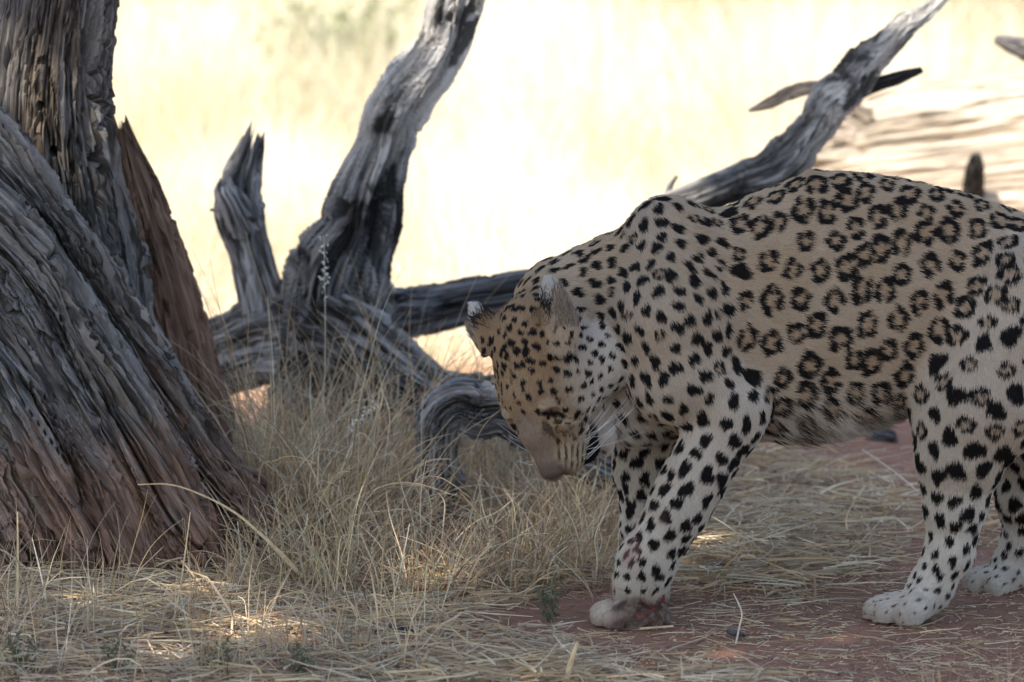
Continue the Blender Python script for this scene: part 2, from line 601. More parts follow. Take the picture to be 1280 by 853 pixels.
limb('broken_stub', [(345, 430, 1.75, 32), (330, 370, 1.75, 27), (315, 315, 1.75, 24), (302, 265, 1.75, 28), (303, 228, 1.75, 23), (312, 195, 1.75, 18), (319, 168, 1.75, 12)],
     M_archwood, snag, 200, 130, 43, ridge=.12, crack=.026, lump=.14, klen=3, jag1=.06)
limb('branch_knob', [(303, 282, 1.73, 22), (290, 255, 1.70, 17), (281, 238, 1.70, 14), (280, 222, 1.70, 7)], M_archwood, snag, 60, 70, 44, ridge=.14, lump=.2, jag1=.015)
limb('twig', [(285, 258, 1.70, 5), (272, 262, 1.70, 3), (262, 263, 1.70, 1.5)], M_archwood, snag, 20, 16, 45)
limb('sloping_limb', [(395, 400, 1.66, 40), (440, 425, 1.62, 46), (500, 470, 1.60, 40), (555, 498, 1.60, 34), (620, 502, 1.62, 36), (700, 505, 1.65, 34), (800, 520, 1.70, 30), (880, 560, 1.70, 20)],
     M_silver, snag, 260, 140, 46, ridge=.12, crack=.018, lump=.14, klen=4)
o = limb('fallen_branch', [(425, 404, 1.8, 26), (470, 396, 1.9, 31), (540, 386, 2.0, 29), (610, 372, 2.0, 26), (690, 368, 2.0, 25), (790, 420, 2.0, 22), (880, 500, 2.0, 20), (940, 585, 2.0, 18)],
         M_root, None, 220, 120, 51, ridge=.10, crack=.02, lump=.12, klen=3, jag0=.03, jag1=.05)
tag(o, "dark grey horizontal dead branch behind the leopard's ears", 'branch')
arch = limb('arched_root', [(790, 600, .98, 22), (720, 565, .95, 27), (668, 535, .93, 30), (628, 514, .9, 27), (598, 514, .9, 31), (572, 508, .9, 26), (551, 526, .9, 27), (547, 556, .9, 22), (546, 585, .9, 23), (549, 612, .9, 27), (556, 632, .9, 26)],
            M_archwood, None, 300, 150, 52, ridge=.22, crack=.022, lump=.2, kang=2.4, klen=5.5, twist=2, jag1=.03)
tag(arch, "arched dark grey root bending down into the grass beside the leopard's muzzle", 'root')

# ---- sunlit dead wood behind the leopard
lean = empty('leaning_branch', at(860, 250, 1.93), "grey leaning dead branch rising behind the leopard's back", 'branch')
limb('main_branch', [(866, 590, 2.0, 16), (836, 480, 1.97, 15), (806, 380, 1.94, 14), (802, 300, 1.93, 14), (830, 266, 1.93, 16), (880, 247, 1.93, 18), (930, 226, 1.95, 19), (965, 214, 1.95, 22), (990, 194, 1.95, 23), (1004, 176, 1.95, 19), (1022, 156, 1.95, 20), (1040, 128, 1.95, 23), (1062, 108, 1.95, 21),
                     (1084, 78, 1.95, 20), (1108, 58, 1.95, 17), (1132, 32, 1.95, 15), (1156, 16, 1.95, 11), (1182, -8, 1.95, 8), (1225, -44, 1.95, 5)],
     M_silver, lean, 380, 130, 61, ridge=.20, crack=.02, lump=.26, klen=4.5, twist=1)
limb('side_branch', [(936, 139, 2.1, 2), (958, 131, 2.08, 6), (985, 118, 2.05, 8), (1015, 110, 2.0, 8), (1045, 112, 1.97, 8), (1066, 118, 1.95, 6)], M_pale, lean, 80, 40, 81, flat=.5)
limb('side_twig', [(1060, 124, 1.95, 11), (1092, 108, 1.97, 9), (1122, 98, 1.98, 8), (1152, 88, 2.0, 4)], M_char, lean, 50, 40, 62, lump=.2)
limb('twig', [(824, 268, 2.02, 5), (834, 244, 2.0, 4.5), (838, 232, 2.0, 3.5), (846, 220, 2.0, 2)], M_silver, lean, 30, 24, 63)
log = empty('fallen_log', at(1250, 395, 4.0), 'thick bleached fallen trunk in full sun behind the leopard', 'log')
limb('trunk', [(1014, 262, 4.0, 100), (1050, 260, 4.0, 124), (1100, 258, 4.0, 142), (1200, 250, 4.0, 150), (1290, 244, 4.0, 160), (1420, 240, 4.0, 164), (1650, 240, 4.0, 165), (1900, 240, 4.05, 165)],
     M_pale, log, 420, 260, 71, ridge=.03, crack=.02, lump=.05, kang=4.2, klen=.5, jag0=.16)
for k, (x0, y0, x1, y1, r) in enumerate([(1070, 156, 1028, 140, 8), (1080, 172, 1016, 168, 9), (1075, 192, 1006, 198, 9), (1085, 146, 1050, 126, 7), (1082, 207, 1010, 216, 8), (1060, 164, 1022, 154, 6)]):
    limb('splinter', [(x0, y0, 3.84, r * 1.6), ((x0 + x1) / 2, (y0 + y1) / 2, 3.82, r), (x1, y1, 3.80, 1.2)], M_pale, log, 24, 16, 72 + k, lump=.2, flat=.5)
limb('shadow_stub', [(1214, 262, 3.75, 13), (1216, 235, 3.70, 13), (1218, 210, 3.66, 11), (1221, 194, 3.64, 7)], M_char, log, 50, 40, 80, lump=.15, jag1=.01)  # dark stub added where the log carries only a cast shadow
o = limb('grey_branch_stub', [(1243, 50, 3.2, 4), (1256, 53, 3.2, 8), (1275, 60, 3.2, 12), (1320, 72, 3.2, 15), (1420, 110, 3.2, 16), (1510, 200, 3.2, 18), (1570, 340, 3.2, 20), (1600, 500, 3.2, 22)], M_grey, None, 90, 50, 82)
tag(o, 'grey dead branch end at the right edge above the bleached log', 'branch')

# ================================================================== the shade tree, outside the picture to the left
def leaf_mesh(C, size, seed, up=.5, aspect=2.2, fold=.15):
    """Pointed leaves (two triangles each side folded) scattered at points C."""
    r = np.random.default_rng(seed)
    n = len(C)
    a = nrm(r.normal(size=(n, 3)))
    nn = nrm(r.normal(size=(n, 3)) + np.array((0, 0, up)))
    b = nrm(np.cross(nn, a))
    nn = np.cross(a, b)
    s = (size * r.uniform(.6, 1.3, n))[:, None]
    w = s / aspect
    V = np.stack([C, C + a * s * .5 + b * w * .5 + nn * s * fold, C + a * s, C + a * s * .5 - b * w * .5 + nn * s * fold], 1).reshape(-1, 3)
    k = np.arange(n) * 4
    F = np.vstack([np.stack([k, k + 1, k + 2], 1), np.stack([k, k + 2, k + 3], 1)])
    return V, F


def foliage_mat(name, c1, c2):
    t = NT(name, .6, .3)
    g = t.n('ShaderNodeNewGeometry')
    col = t.ramp(t.noise(g.outputs['Position'], 7.0, 3), [(.35, c1), (.65, c2)])
    t.color(col)
    tr = t.n('ShaderNodeBsdfTranslucent')
    t.l(col, tr.inputs['Color'])
    mx = t.n('ShaderNodeMixShader')
    mx.inputs[0].default_value = .3
    t.l(t.b.outputs[0], mx.inputs[1])
    t.l(tr.outputs[0], mx.inputs[2])
    t.l(mx.outputs[0], t.t.nodes['Material Output'].inputs['Surface'])
    return t.m


def tube(P, R, na=10):
    P = np.asarray(P, float)
    T = nrm(np.gradient(P, axis=0))
    fd = np.array((.3, .9, .2))
    A = nrm(fd - T * (T @ fd)[:, None])
    B = np.cross(T, A)
    th = np.linspace(0, 2 * math.pi, na, endpoint=False)
    V = P[:, None] + (A[:, None] * np.cos(th)[None, :, None] + B[:, None] * np.sin(th)[None, :, None]) * np.asarray(R)[:, None, None]
    n = len(P)
    I = np.arange(n * na).reshape(n, na)
    J = np.roll(I, -1, 1)
    return V.reshape(-1, 3), np.stack([I[:-1], J[:-1], J[1:], I[1:]], -1).reshape(-1, 4)


def join(parts):
    Vs, Fs, n = [], [], 0
    for V, F in parts:
        Vs.append(V)
        Fs.append(F + n)
        n += len(V)
    return np.vstack(Vs), np.vstack(Fs)


M_bark = NT('shade_tree_bark', .9, .2)
M_bark.color(M_bark.ramp(M_bark.noise(None, 14, 5), [(.35, (.06, .045, .035)), (.65, (.17, .13, .10))]))
M_leaf = foliage_mat('shade_tree_leaf', (.045, .07, .022), (.085, .11, .04))
shade = empty('shade_tree', (-3.7, -4.4, 0), 'broad leafy thorn tree whose crown shades the leopard', 'tree')
TB = np.array((-3.7, -4.4, -.1))
TC = np.array((-2.55, -3.75, 5.0))         # crown centre
tr_ = catmull([TB, TB + (.05, .05, .9), TB + (.22, .15, 1.9), TB + (.4, .3, 2.9)], 24)
parts = [tube(tr_, np.linspace(.22, .14, 24), 16)]
rt = np.random.default_rng(5)
TIPS = []
for k in range(11):
    an = k * 2.4
    e = TC + np.array((math.cos(an) * rt.uniform(.9, 2.3), math.sin(an) * rt.uniform(.8, 2.0), rt.uniform(-.2, .5)))
    s0 = tr_[-1 - (k % 5)]
    mid = (s0 + e) / 2 + np.array((0, 0, .25)) + rt.normal(0, .15, 3)
    pp = catmull([s0, mid, e], 16)
    parts.append(tube(pp, np.linspace(.075, .02, 16), 9))
    for j in range(6):
        b0 = pp[6 + j + (j > 3)]
        e2 = b0 + np.array((rt.normal(0, .6), rt.normal(0, .6), rt.uniform(-.1, .5)))
        parts.append(tube(catmull([b0, (b0 + e2) / 2 + rt.normal(0, .06, 3), e2], 8), np.linspace(.02, .006, 8), 6))
        TIPS.append(e2)
    TIPS.append(e)
V, F = join(parts)
mesh_np('trunk', V, F, M_bark.m, shade)
NLEAF = 80000
cl = rt.normal(size=(1300, 3)) * np.array((1.0, 1.0, .22))
rad_ = rt.random(1300) ** .5
cl = nrm(cl * np.array((1, 1, 0)) + 1e-9) * rad_[:, None] * np.array((2.75, 2.35, 0)) + np.array((0, 0, 1)) * rt.normal(0, .33, (1300, 1))
cl = cl + TC
lobe = np.array((-1.45, -1.35, 5.0)) + nrm(rt.normal(size=(90, 3))) * rt.random((90, 1)) ** .5 * np.array((.5, .38, .2))  # crown lobe added to throw shade on the leaning branch
parts_l = [catmull([TC + (0.6, .9, 0), TC + (.9, 1.7, .1), lobe.mean(0)], 14)]
V, F = join([tube(parts_l[0], np.linspace(.03, .01, 14), 7)])
mesh_np('branch', V, F, M_bark.m, shade)
cl = np.vstack([cl, np.array(TIPS), lobe])
pt = cl[rt.integers(0, len(cl), NLEAF)] + rt.normal(0, .13, (NLEAF, 3)) * np.array((1, 1, .6))
# gaps cut in the crown along sun rays to light the upper limbs, the slab and patches of ground
GAPS = [(592, -60, 1.7, .16), (567, 0, 1.7, .15), (552, 47, 1.7, .14), (530, 85, 1.7, .13), (510, 110, 1.7, .12), (495, 138, 1.7, .06),
        (900, 238, 1.95, .10), (945, 220, 1.95, .09), (860, 250, 1.95, .08), (1110, 56, 1.95, .10), (1150, 20, 1.95, .12), (1200, -20, 1.95, .12), (205, 385, 1.05, .045), (228, 392, 1.05, .04),
        (115, 775, .1, .03), (240, 762, .2, .03), (330, 805, -.1, .04), (420, 815, -.18, .04),
        (560, 742, .36, .04), (900, 712, .6, .055), (960, 716, .56, .05), (1020, 720, .53, .04), (200, 835, -.32, .03), (880, 745, .33, .03)]
for (gx_, gy_, gY_, gr_) in GAPS:
    c0 = at(gx_, gy_, gY_)
    w_ = pt - c0
    dist = np.linalg.norm(w_ - (w_ @ SUN_TO)[:, None] * SUN_TO, axis=1)
    pt = pt[dist > gr_ + (.09 if gy_ < 260 else .03)]
SHADED = [(650, 400, 0), (680, 470, 0), (690, 550, -.05), (740, 450, 0), (760, 360, .05), (800, 320, .05), (840, 420, 0), (870, 500, 0), (840, 620, 0), (800, 720, 0), (930, 300, 0), (950, 420, -.02),
          (1020, 260, 0), (1040, 360, -.03), (1060, 470, -.02), (1130, 300, 0), (1150, 420, 0), (1200, 350, 0), (1220, 500, 0), (1190, 620, .03), (1150, 740, .04), (1250, 280, .05), (1260, 700, .3),
          (437, 300, 1.6), (455, 250, 1.6), (420, 380, 1.6), (300, 420, 1.6), (480, 205, 1.6), (1020, 165, 1.9), (1040, 135, 1.9), (990, 195, 1.9), (580, 380, 1.95), (1060, 112, 1.9)]
pl = []
for (gx_, gy_, gY_) in SHADED:            # leaf clusters added across the sun rays to keep these points shaded
    c0 = at(gx_, gy_, gY_)
    c1 = c0 + SUN_TO * ((5.0 - c0[2]) / SUN_TO[2])
    pl.append(c1 + rt.normal(0, .085, (170, 3)) * np.array((1, 1, 1.2)))
pt = np.vstack([pt] + pl)
V, F = leaf_mesh(pt, .085, 3, .6, 2.0)
mesh_np('crown', V, F, M_leaf, shade, False)

# ================================================================== leopard
def L(x, y, d):
    """Leopard joint from its place in the side view (pixels) and its depth (pixels)."""
    return at(x, y, d * PX)


class Prim:
    """One muscle or bone mass of the leopard: distance + fur parameters."""
    def __init__(s, f, lo, hi, k, flow, reg):
        s.f, s.lo, s.hi, s.k, s.flow, s.reg = f, lo, hi, k, nrm(flow), reg


PR = []


def cap(a, ra, b, rb, k=20, flow=None, reg='body'):
    a, b = np.array(a), np.array(b)
    ra, rb = ra * PX, rb * PX

    def f(p):
        pa = p - a
        ba = b - a
        t = np.clip((pa @ ba) / (ba @ ba), 0, 1)
        return np.linalg.norm(pa - t[..., None] * ba, axis=-1) - (ra + (rb - ra) * t)
    r = max(ra, rb)
    PR.append(Prim(f, np.minimum(a, b) - r, np.maximum(a, b) + r, k * PX, (b - a) if flow is None else flow, reg))


def ell(c, ax, rad, k=15, flow=(1, 0, 0), reg='body'):
    """Ellipsoid: centre, 3x3 rows of unit axes, radii in pixels."""
    c = np.array(c)
    A = np.array(ax)
    r = np.array(rad) * PX

    def f(p):
        q = ((p - c) @ A.T) / r
        q2 = q / r
        k0 = np.linalg.norm(q, axis=-1)
        k1 = np.linalg.norm(q2, axis=-1) + 1e-9
        return k0 * (k0 - 1) / k1
    ext = np.sqrt(((A * r[:, None]) ** 2).sum(0))
    PR.append(Prim(f, c - ext, c + ext, k * PX, flow, reg))


# torso: stations x, top, bottom, half width, depth of the midline
ST = np.array([
    (800, 300, 470, 60, 86), (840, 285, 525, 92, 88), (885, 280, 540, 106, 90), (935, 246, 546, 113, 92), (1010, 215, 546, 118, 96),
    (1060, 217, 538, 117, 98), (1100, 222, 526, 112, 100), (1150, 230, 506, 104, 103), (1200, 240, 494, 98, 106),
    (1250, 256, 486, 94, 110), (1300, 280, 482, 88, 113), (1340, 312, 462, 76, 116), (1372, 352, 430, 50, 118)], float)
STT = np.array([at(r[0], r[1], r[4] * PX) for r in ST])
STB = np.array([at(r[0], r[2], r[4] * PX) for r in ST])
STX = STT[:, 0]


def torso(p):
    x = p[..., 0]
    zt = np.interp(x, STX, STT[:, 2])
    zb = np.interp(x, STX, STB[:, 2])
    yc = np.interp(x, STX, STT[:, 1])
    hw = np.interp(x, STX, ST[:, 3] * PX)
    zc, hh = (zt + zb) / 2, (zt - zb) / 2
    v = (p[..., 2] - zc) / hh
    w = hw * (1 - 0.16 * np.clip(v, -1.2, 1.2) - 0.06)
    q = np.sqrt(v * v + ((p[..., 1] - yc) / w) ** 2)
    d = (q - 1) * np.minimum(hh, w) * 0.9
    over = np.maximum(STX[0] - x, x - STX[-1])
    return np.where(over > 0, np.sqrt(np.maximum(d, 0) ** 2 + over ** 2) + np.minimum(d, 0) * 0, d)


PR.append(Prim(torso, np.array((STX[0] - .02, -.08, .2)), np.array((STX[-1] + .02, .32, .74)), 0.02, (1, 0, -0.22), 'flank'))
# neck and chest
cap(L(852, 368, 84), 108, L(716, 398, 78), 80, 34, (1, 0, -.25), 'neck')
cap(L(842, 450, 85), 88, L(800, 505, 80), 52, 30, (.5, 0, -1), 'chest')
cap(L(810, 480, 84), 58, L(760, 440, 84), 56, 30, (.6, 0, -.8), 'chest')
# near shoulder and foreleg
cap(L(830, 284, 52), 36, L(842, 400, 4), 62, 42, (.45, 0, -1), 'shoulder')
cap(L(835, 400, 2), 64, L(850, 470, 0), 62, 30, (.4, 0, -1), 'shoulder')
cap(L(850, 470, -2), 58, L(922, 508, -6), 38, 22, (.5, 0, -.9), 'foreleg')
cap(L(940, 508, -2), 17, L(915, 530, -4), 30, 12, (.2, 0, -1), 'foreleg')
cap(L(907, 528, -6), 46, L(848, 634, -4), 37, 18, None, 'foreleg')
cap(L(848, 634, -4), 37, L(808, 704, 0), 35, 14, None, 'forearm')
cap(L(808, 704, 0), 35, L(800, 738, 2), 32, 12, None, 'wrist')
cap(L(790, 728, -4), 24, L(786, 744, -2), 19, 10, None, 'wrist')
cap(L(806, 745, 4), 24, L(818, 768, 6), 20, 8, (-.3, 0, -1), 'paw_bloody')
for dd, xx in ((-16, 790), (8, 782), (24, 788)):
    cap(L(812, 766, dd * .7), 18, L(xx, 773 - dd * .12, dd), 14, 3, None, 'paw_bloody')
for dd, xx in ((-22, 770), (-3, 755), (17, 753)):
    cap(L(792, 758, dd * .6), 17, L(xx, 770 - dd * .15, dd), 15.5, 1.4, None, 'toe_front')
# far shoulder and foreleg
cap(L(832, 286, 124), 34, L(838, 400, 172), 58, 42, (.45, 0, -1), 'shoulder')
cap(L(830, 410, 165), 60, L(815, 500, 160), 52, 25, (.2, 0, -1), 'chest')
cap(L(812, 505, 162), 50, L(804, 590, 168), 35, 16, None, 'foreleg')
cap(L(804, 590, 168), 35, L(806, 660, 170), 29, 12, None, 'forearm')
cap(L(806, 660, 170), 29, L(812, 738, 170), 26, 12, None, 'wrist')
for dd in (-17, -6, 6, 17):
    cap(L(812, 742, 170 + dd * .6), 17, L(786 + abs(dd) * .3, 746 - dd * .1, 170 + dd), 14, 6, None, 'paw')
# near hind leg
cap(L(1285, 372, 62), 82, L(1225, 500, 40), 80, 35, (.1, 0, -1), 'thigh')
cap(L(1225, 500, 40), 78, L(1202, 565, 34), 56, 25, (-.2, 0, -1), 'thigh')
cap(L(1196, 545, 34), 52, L(1192, 630, 34), 38, 18, None, 'hindleg')
cap(L(1196, 628, 36), 37, L(1187, 690, 38), 29, 14, None, 'hock')
cap(L(1212, 625, 38), 17, L(1206, 668, 40), 13, 12, None, 'hock')
cap(L(1187, 690, 38), 29, L(1160, 738, 40), 27, 12, None, 'hock')
cap(L(1165, 735, 40), 26, L(1140, 762, 38), 20, 10, None, 'paw')
for dd, xx in ((-34, 1136), (-14, 1108), (11, 1096), (34, 1103)):
    cap(L(1150, 754, 40 + dd * .6), 20, L(xx, 765 - dd * .15, 40 + dd), 16.5, 2.2, None, 'paw')
# far hind leg
cap(L(1320, 385, 160), 72, L(1312, 540, 200), 66, 35, (0, 0, -1), 'thigh')
cap(L(1310, 540, 205), 60, L(1286, 620, 235), 42, 22, None, 'hindleg')
cap(L(1286, 615, 235), 40, L(1284, 672, 248), 30, 14, None, 'hock')
cap(L(1284, 670, 248), 30, L(1262, 712, 254), 26, 12, None, 'hock')
for dd, xx in ((-28, 1246), (-10, 1226), (10, 1219), (28, 1224)):
    cap(L(1264, 718, 255 + dd * .6), 20, L(xx, 728 - dd * .15, 255 + dd), 15.5, 2.2, None, 'paw')
# tail, beyond the right edge of the photograph
TL = [(1366, 368, 118, 26), (1408, 430, 122, 20), (1432, 520, 128, 18), (1440, 610, 136, 17), (1462, 690, 142, 16), (1510, 728, 148, 15), (1560, 712, 150, 11)]
for a, b in zip(TL[:-1], TL[1:]):
    cap(L(*a[:3]), a[3], L(*b[:3]), b[3], 10, None, 'tail')

# ---- head, in its own frame: F forward to the nose, U out of the forehead, R to the viewer's right
HF = nrm((0.13, -0.25, -0.95))
th = math.radians(47)
HR = np.array((math.cos(th), -math.sin(th), 0))
HR = nrm(HR - HF * (HR @ HF))
HU = nrm(np.cross(HR, HF))
if HU[1] > 0:
    HU = -HU
HO = L(680, 456, 14)
HAX = np.array((HF, HU, HR))


def H(f, u, r):
    return HO + (HF * f + HU * u + HR * r) * PX


def hcap(a, ra, b, rb, k=10, flow=None, reg='head'):
    cap(H(*a), ra, H(*b), rb, k, flow, reg)


def hell(c, rad, k=10, flow=None, reg='head'):
    ell(H(*c), HAX, rad, k, -HF if flow is None else flow, reg)


hell((-22, 2, 0), (72, 58, 66), 14)
hell((22, 24, 0), (54, 34, 46), 12)
for s in (-1, 1):
    hell((18, -10, 46 * s), (52, 46, 31), 12, -HF + HR * s * .3, 'cheek')
    hell((2, -42, 62 * s), (46, 40, 32), 10, -HF * .8 + HR * s * .6, 'cheek')
    hell((52, 29, 32 * s), (20, 12, 19), 14, -HF + HR * s * .4, 'head')
hcap((42, 36, 0), 26, (90, 29, 0), 18, 14, -HF, 'bridge')
hcap((90, 29, 0), 18, (130, 10, 0), 14, 10, -HF, 'bridge')
for s in (-1, 1):
    hcap((66, 10, 24 * s), 22, (106, 0, 13 * s), 16, 12, -HF, 'cheek')
    hell((118, -6, 17 * s), (26, 22, 19), 6, -HF * .7 + HR * s * .7, 'pad')
    hcap((62, 2, 36 * s), 25, (96, -8, 24 * s), 21, 12, -HF, 'cheek')
hell((134, 8, 0), (10, 11, 15), 5, -HF, 'nose')
hcap((4, -58, 0), 38, (78, -74, 0), 19, 10, -HF, 'chin')
hell((96, -77, 4), (25, 14, 24), 6, -HF, 'chin')
hcap((90, -40, 0), 27, (108, -46, 0), 23, 3, -HF, 'mouth')
hcap((26, -48, 0), 36, (66, -52, 0), 28, 8, -HF, 'chin')
# ears: cups with their backs turned forward
EARS = []
for s in (-1, 1):
    base = H(-8, 32, 62) if s > 0 else H(-34, 34, -52)
    tip = H(-96, 50, 86) if s > 0 else H(-92, 52, -64)
    e = nrm(tip - base)
    t = nrm(HU * .75 + HF * .55 - HR * s * .25)
    t = nrm(t - e * (t @ e))
    w = np.cross(e, t)
    if w @ HR * s < 0:
        w = -w
    ln = np.linalg.norm(tip - base) / PX
    EARS.append((base, e, t, w, ln))

H0 = 0.0032
LO = np.array((0.0, 0, 0)) + np.min([q.lo for q in PR], 0) - .03
LO[2] = max(LO[2], -0.02)
HI = np.max([q.hi for q in PR], 0) + .03
HI[2] += .03
SH = np.ceil((HI - LO) / H0).astype(int) + 1
GX = [LO[a] + H0 * np.arange(SH[a]) for a in range(3)]
G = np.full(SH, 0.1, np.float32)


def sub(lo, hi):
    i0 = np.clip(((lo - LO) / H0).astype(int), 0, SH - 1)
    i1 = np.clip(((hi - LO) / H0).astype(int) + 2, 1, SH)
    sl = tuple(slice(i0[a], i1[a]) for a in range(3))
    P = np.stack(np.meshgrid(*[GX[a][sl[a]] for a in range(3)], indexing='ij'), -1)
    return sl, P


for q in PR:
    m = q.k + .012
    sl, P = sub(q.lo - m, q.hi + m)
    d = q.f(P)
    g = G[sl]
    h = np.maximum(q.k - np.abs(d - g), 0) / q.k
    G[sl] = np.minimum(d, g) - h * h * q.k * .25


def carve(c, ax, rad, k):
    n = len(PR)
    ell(c, ax, rad, k)
    q = PR.pop()
    m = q.k + .012
    sl, P = sub(q.lo - m, q.hi + m)
    d = -q.f(P)
    g = G[sl]
    h = np.maximum(q.k - np.abs(d - g), 0) / q.k
    G[sl] = np.maximum(d, g) + h * h * q.k * .25


# eye sockets, mouth, philtrum
for s in (-1, 1):
    carve(H(73, 31, 37 * s), HAX, (12, 8, 12), 6)
carve(H(138, -8, 0), HAX, (8, 14, 1.8), 2)
for base, e, t, w, ln in EARS:
    lo_, hi_ = np.minimum(base, base + e * ln * PX) - .05, np.maximum(base, base + e * ln * PX) + .05
    sl, P = sub(lo_, hi_)
    q = P - base
    s, a, b = (q @ e) / (ln * PX), (q @ t) / PX, (q @ w) / PX
    hw = (30 if w @ HR > 0 else 26) * np.clip(1 - np.clip((s - .22) / .82, 0, 1) ** 1.7, 0, 1) ** .75 * (.72 + .28 * sstep(-.1, .3, s))
    sheet = 5 + 3 * (1 - s) - 15 * (b / 26) ** 2            # a cup: convex to the front, its edges bent back
    d = np.maximum(np.maximum(np.abs(a - sheet) * .8 - 3.4, np.abs(b) - hw), np.maximum(s - 1.0, -.12 - s) * ln) * PX
    g = G[sl]
    k = 9 * PX
    h = np.maximum(k - np.abs(d - g), 0) / k
    G[sl] = np.minimum(d, g) - h * h * k * .25

LV, LQ = surface_nets(G, LO, H0)
del G
LV = vsmooth(LV, LQ, 2, .5)
LN = vnormals(LV, LQ)
LV[:, 2] = np.maximum(LV[:, 2], 0.002)
_hz = np.linalg.norm((LV - HO) / PX, axis=1)
_bz = sstep(110, 150, _hz) * sstep(.12, .25, LV[:, 2])
_pw = ((LV[:, 0] > .165) & (LV[:, 0] < .30) & (LV[:, 1] < .1)) * sstep(.055, .035, LV[:, 2])
LV = LV + LN * ((noise(LV * 150, 73) * .0032 + noise(LV * 70, 74) * .004) * _pw)[:, None]
_fo = noise(LV * np.array((42, 20, 13)), 71) * .0022 + noise(LV * np.array((16, 10, 9)), 72) * .0035
LV = LV + LN * (_fo * _bz)[:, None]
LN = vnormals(LV, LQ)
LV[:, 2] = np.maximum(LV[:, 2], 0.002)

# ---- fur parameters for each region: spot spacing, spot radius (px), rosette share, fur length (px), whiteness
REG = {
    'flank':      (36, 15.6, 1.0, 8, 0.10), 'body': (30, 13, .5, 8, .2), 'neck': (22, 7.8, .10, 9, .14),
    'chest':      (21, 7.6, .0, 13, .58), 'shoulder': (22, 8.4, .15, 8, .20), 'foreleg': (25, 9.8, 0, 7, .60),
    'forearm':    (20, 8.0, 0, 6.5, .68), 'wrist': (14, 4.6, 0, 6.5, .58), 'paw': (14, 2.4, 0, 6, .80), 'toe_front': (40, 1, 0, 5, .6),
    'paw_bloody': (30, 2, 0, 7, .3), 'thigh': (33, 13.2, .3, 8, .40), 'hindleg': (30, 12.4, 0, 8, .74), 'hock': (19, 6.8, 0, 7, .82),
    'tail':       (34, 13, .3, 12, .4), 'head': (14.2, 5.6, 0, 5, .0), 'cheek': (14.5, 4.4, 0, 8, .40), 'bridge': (16, 2, 0, 3.5, .0),
    'pad':        (30, 1, 0, 5, .5), 'nose': (30, .6, 0, 1, .0), 'chin': (24, 3, 0, 9, .95), 'mouth': (40, 1, 0, 2, 0)}
RK = list(REG)
REG = {k: (v[0] * .83,) + v[1:] for k, v in REG.items()}


def params(V):
    """Blend flow and region parameters of the masses near each surface point."""
    D = np.stack([q.f(V) for q in PR], 1)
    W = np.exp(-np.maximum(D - D.min(1, keepdims=True), 0) / .010)
    W /= W.sum(1, keepdims=True)
    fl = W @ np.array([q.flow for q in PR])
    pr = W @ np.array([REG[q.reg] for q in PR])
    rw = np.zeros((len(V), len(RK)))
    for j, q in enumerate(PR):
        rw[:, RK.index(q.reg)] += W[:, j]
    return fl, pr, rw


LFLOW, LPAR, LRW = params(LV)
HLOC = ((LV - HO) @ HAX.T) / PX                    # head coordinates of every vertex
EARC = np.zeros((len(LV), 4))                      # ear: mask, along, across thickness, across width
for base, e, t, w, ln in EARS:
    q = LV - base
    s, a, b = (q @ e) / (ln * PX), (q @ t) / PX, (q @ w) / PX
    m = (s > .12) & (s < 1.3) & (np.abs(a) < 26) & (np.abs(b) < 36) & ((HLOC[:, 0] < -46) | (s > .3))
    EARC[m] = np.stack([np.ones(m.sum()), s[m], a[m], b[m]], 1)
    LFLOW[m] = e * .9 + w * .15

# ---- spot centres: blue noise over the skin
TA = np.linalg.norm(np.cross(LV[LQ[:, 2]] - LV[LQ[:, 0]], LV[LQ[:, 3]] - LV[LQ[:, 1]]), axis=1) / 2
cand = RNG.choice(len(LQ), 60000, p=TA / TA.sum())
cv = LQ[cand, RNG.integers(0, 4, len(cand))]
FLK = LRW[:, RK.index('flank')] > .5
ANI = np.where(FLK[:, None], np.array((1.20, 1.0, .83)), 1.0)      # flank rosettes stand taller than wide
acc = np.zeros((6000, 3))
acv, na, rr = [], 0, np.zeros(6000)
for v in cv:
    p = LV[v]
    s = LPAR[v, 0] * PX
    if na:
        d = (((acc[:na] - p) * ANI[v]) ** 2).sum(1)
        if (d < ((s + rr[:na]) * .5) ** 2).any():
            continue
    acc[na], rr[na] = p, s
    na += 1
    acv.append(v)
    if na >= 6000:
        break
# even the spacing out (rounds of relaxation over the candidate points)
CV = RNG.permutation(len(LV))[:52000]
CP = LV[CV]
CA = ANI[CV]
kc = kdtree.KDTree(len(CP))
for i, p in enumerate(CP):
    kc.insert(p, i)
kc.balance()
acv = np.array(acv)
for _ in range(11):
    kt = kdtree.KDTree(na)
    for i, p in enumerate(acc[:na]):
        kt.insert(p, i)
    kt.balance()
    nb6 = np.array([[h[1] for h in kt.find_n(p, 4)] for p in CP])
    dd_ = (((acc[nb6] - CP[:, None]) * CA[:, None]) ** 2).sum(2) ** .5 / rr[nb6]
    own = nb6[np.arange(len(CP)), dd_.argmin(1)]
    cnt_ = np.bincount(own, minlength=na)
    mean = np.stack([np.bincount(own, CP[:, a], na) for a in range(3)], 1) / np.maximum(cnt_, 1)[:, None]
    tgt = np.where(cnt_[:, None] > 0, mean, acc[:na])
    tgt = acc[:na] + (tgt - acc[:na]) * 1.5
    acv = np.array([CV[kc.find(p)[1]] for p in tgt])
    acc[:na] = LV[acv]
    rr[:na] = LPAR[acv, 0] * PX
SC, SN = LV[acv], LN[acv]
ST_ = LFLOW[acv] - SN * (LFLOW[acv] * SN).sum(1, keepdims=True)
ST_ = nrm(ST_)
SB = np.cross(SN, ST_)
SPAR = LPAR[acv]
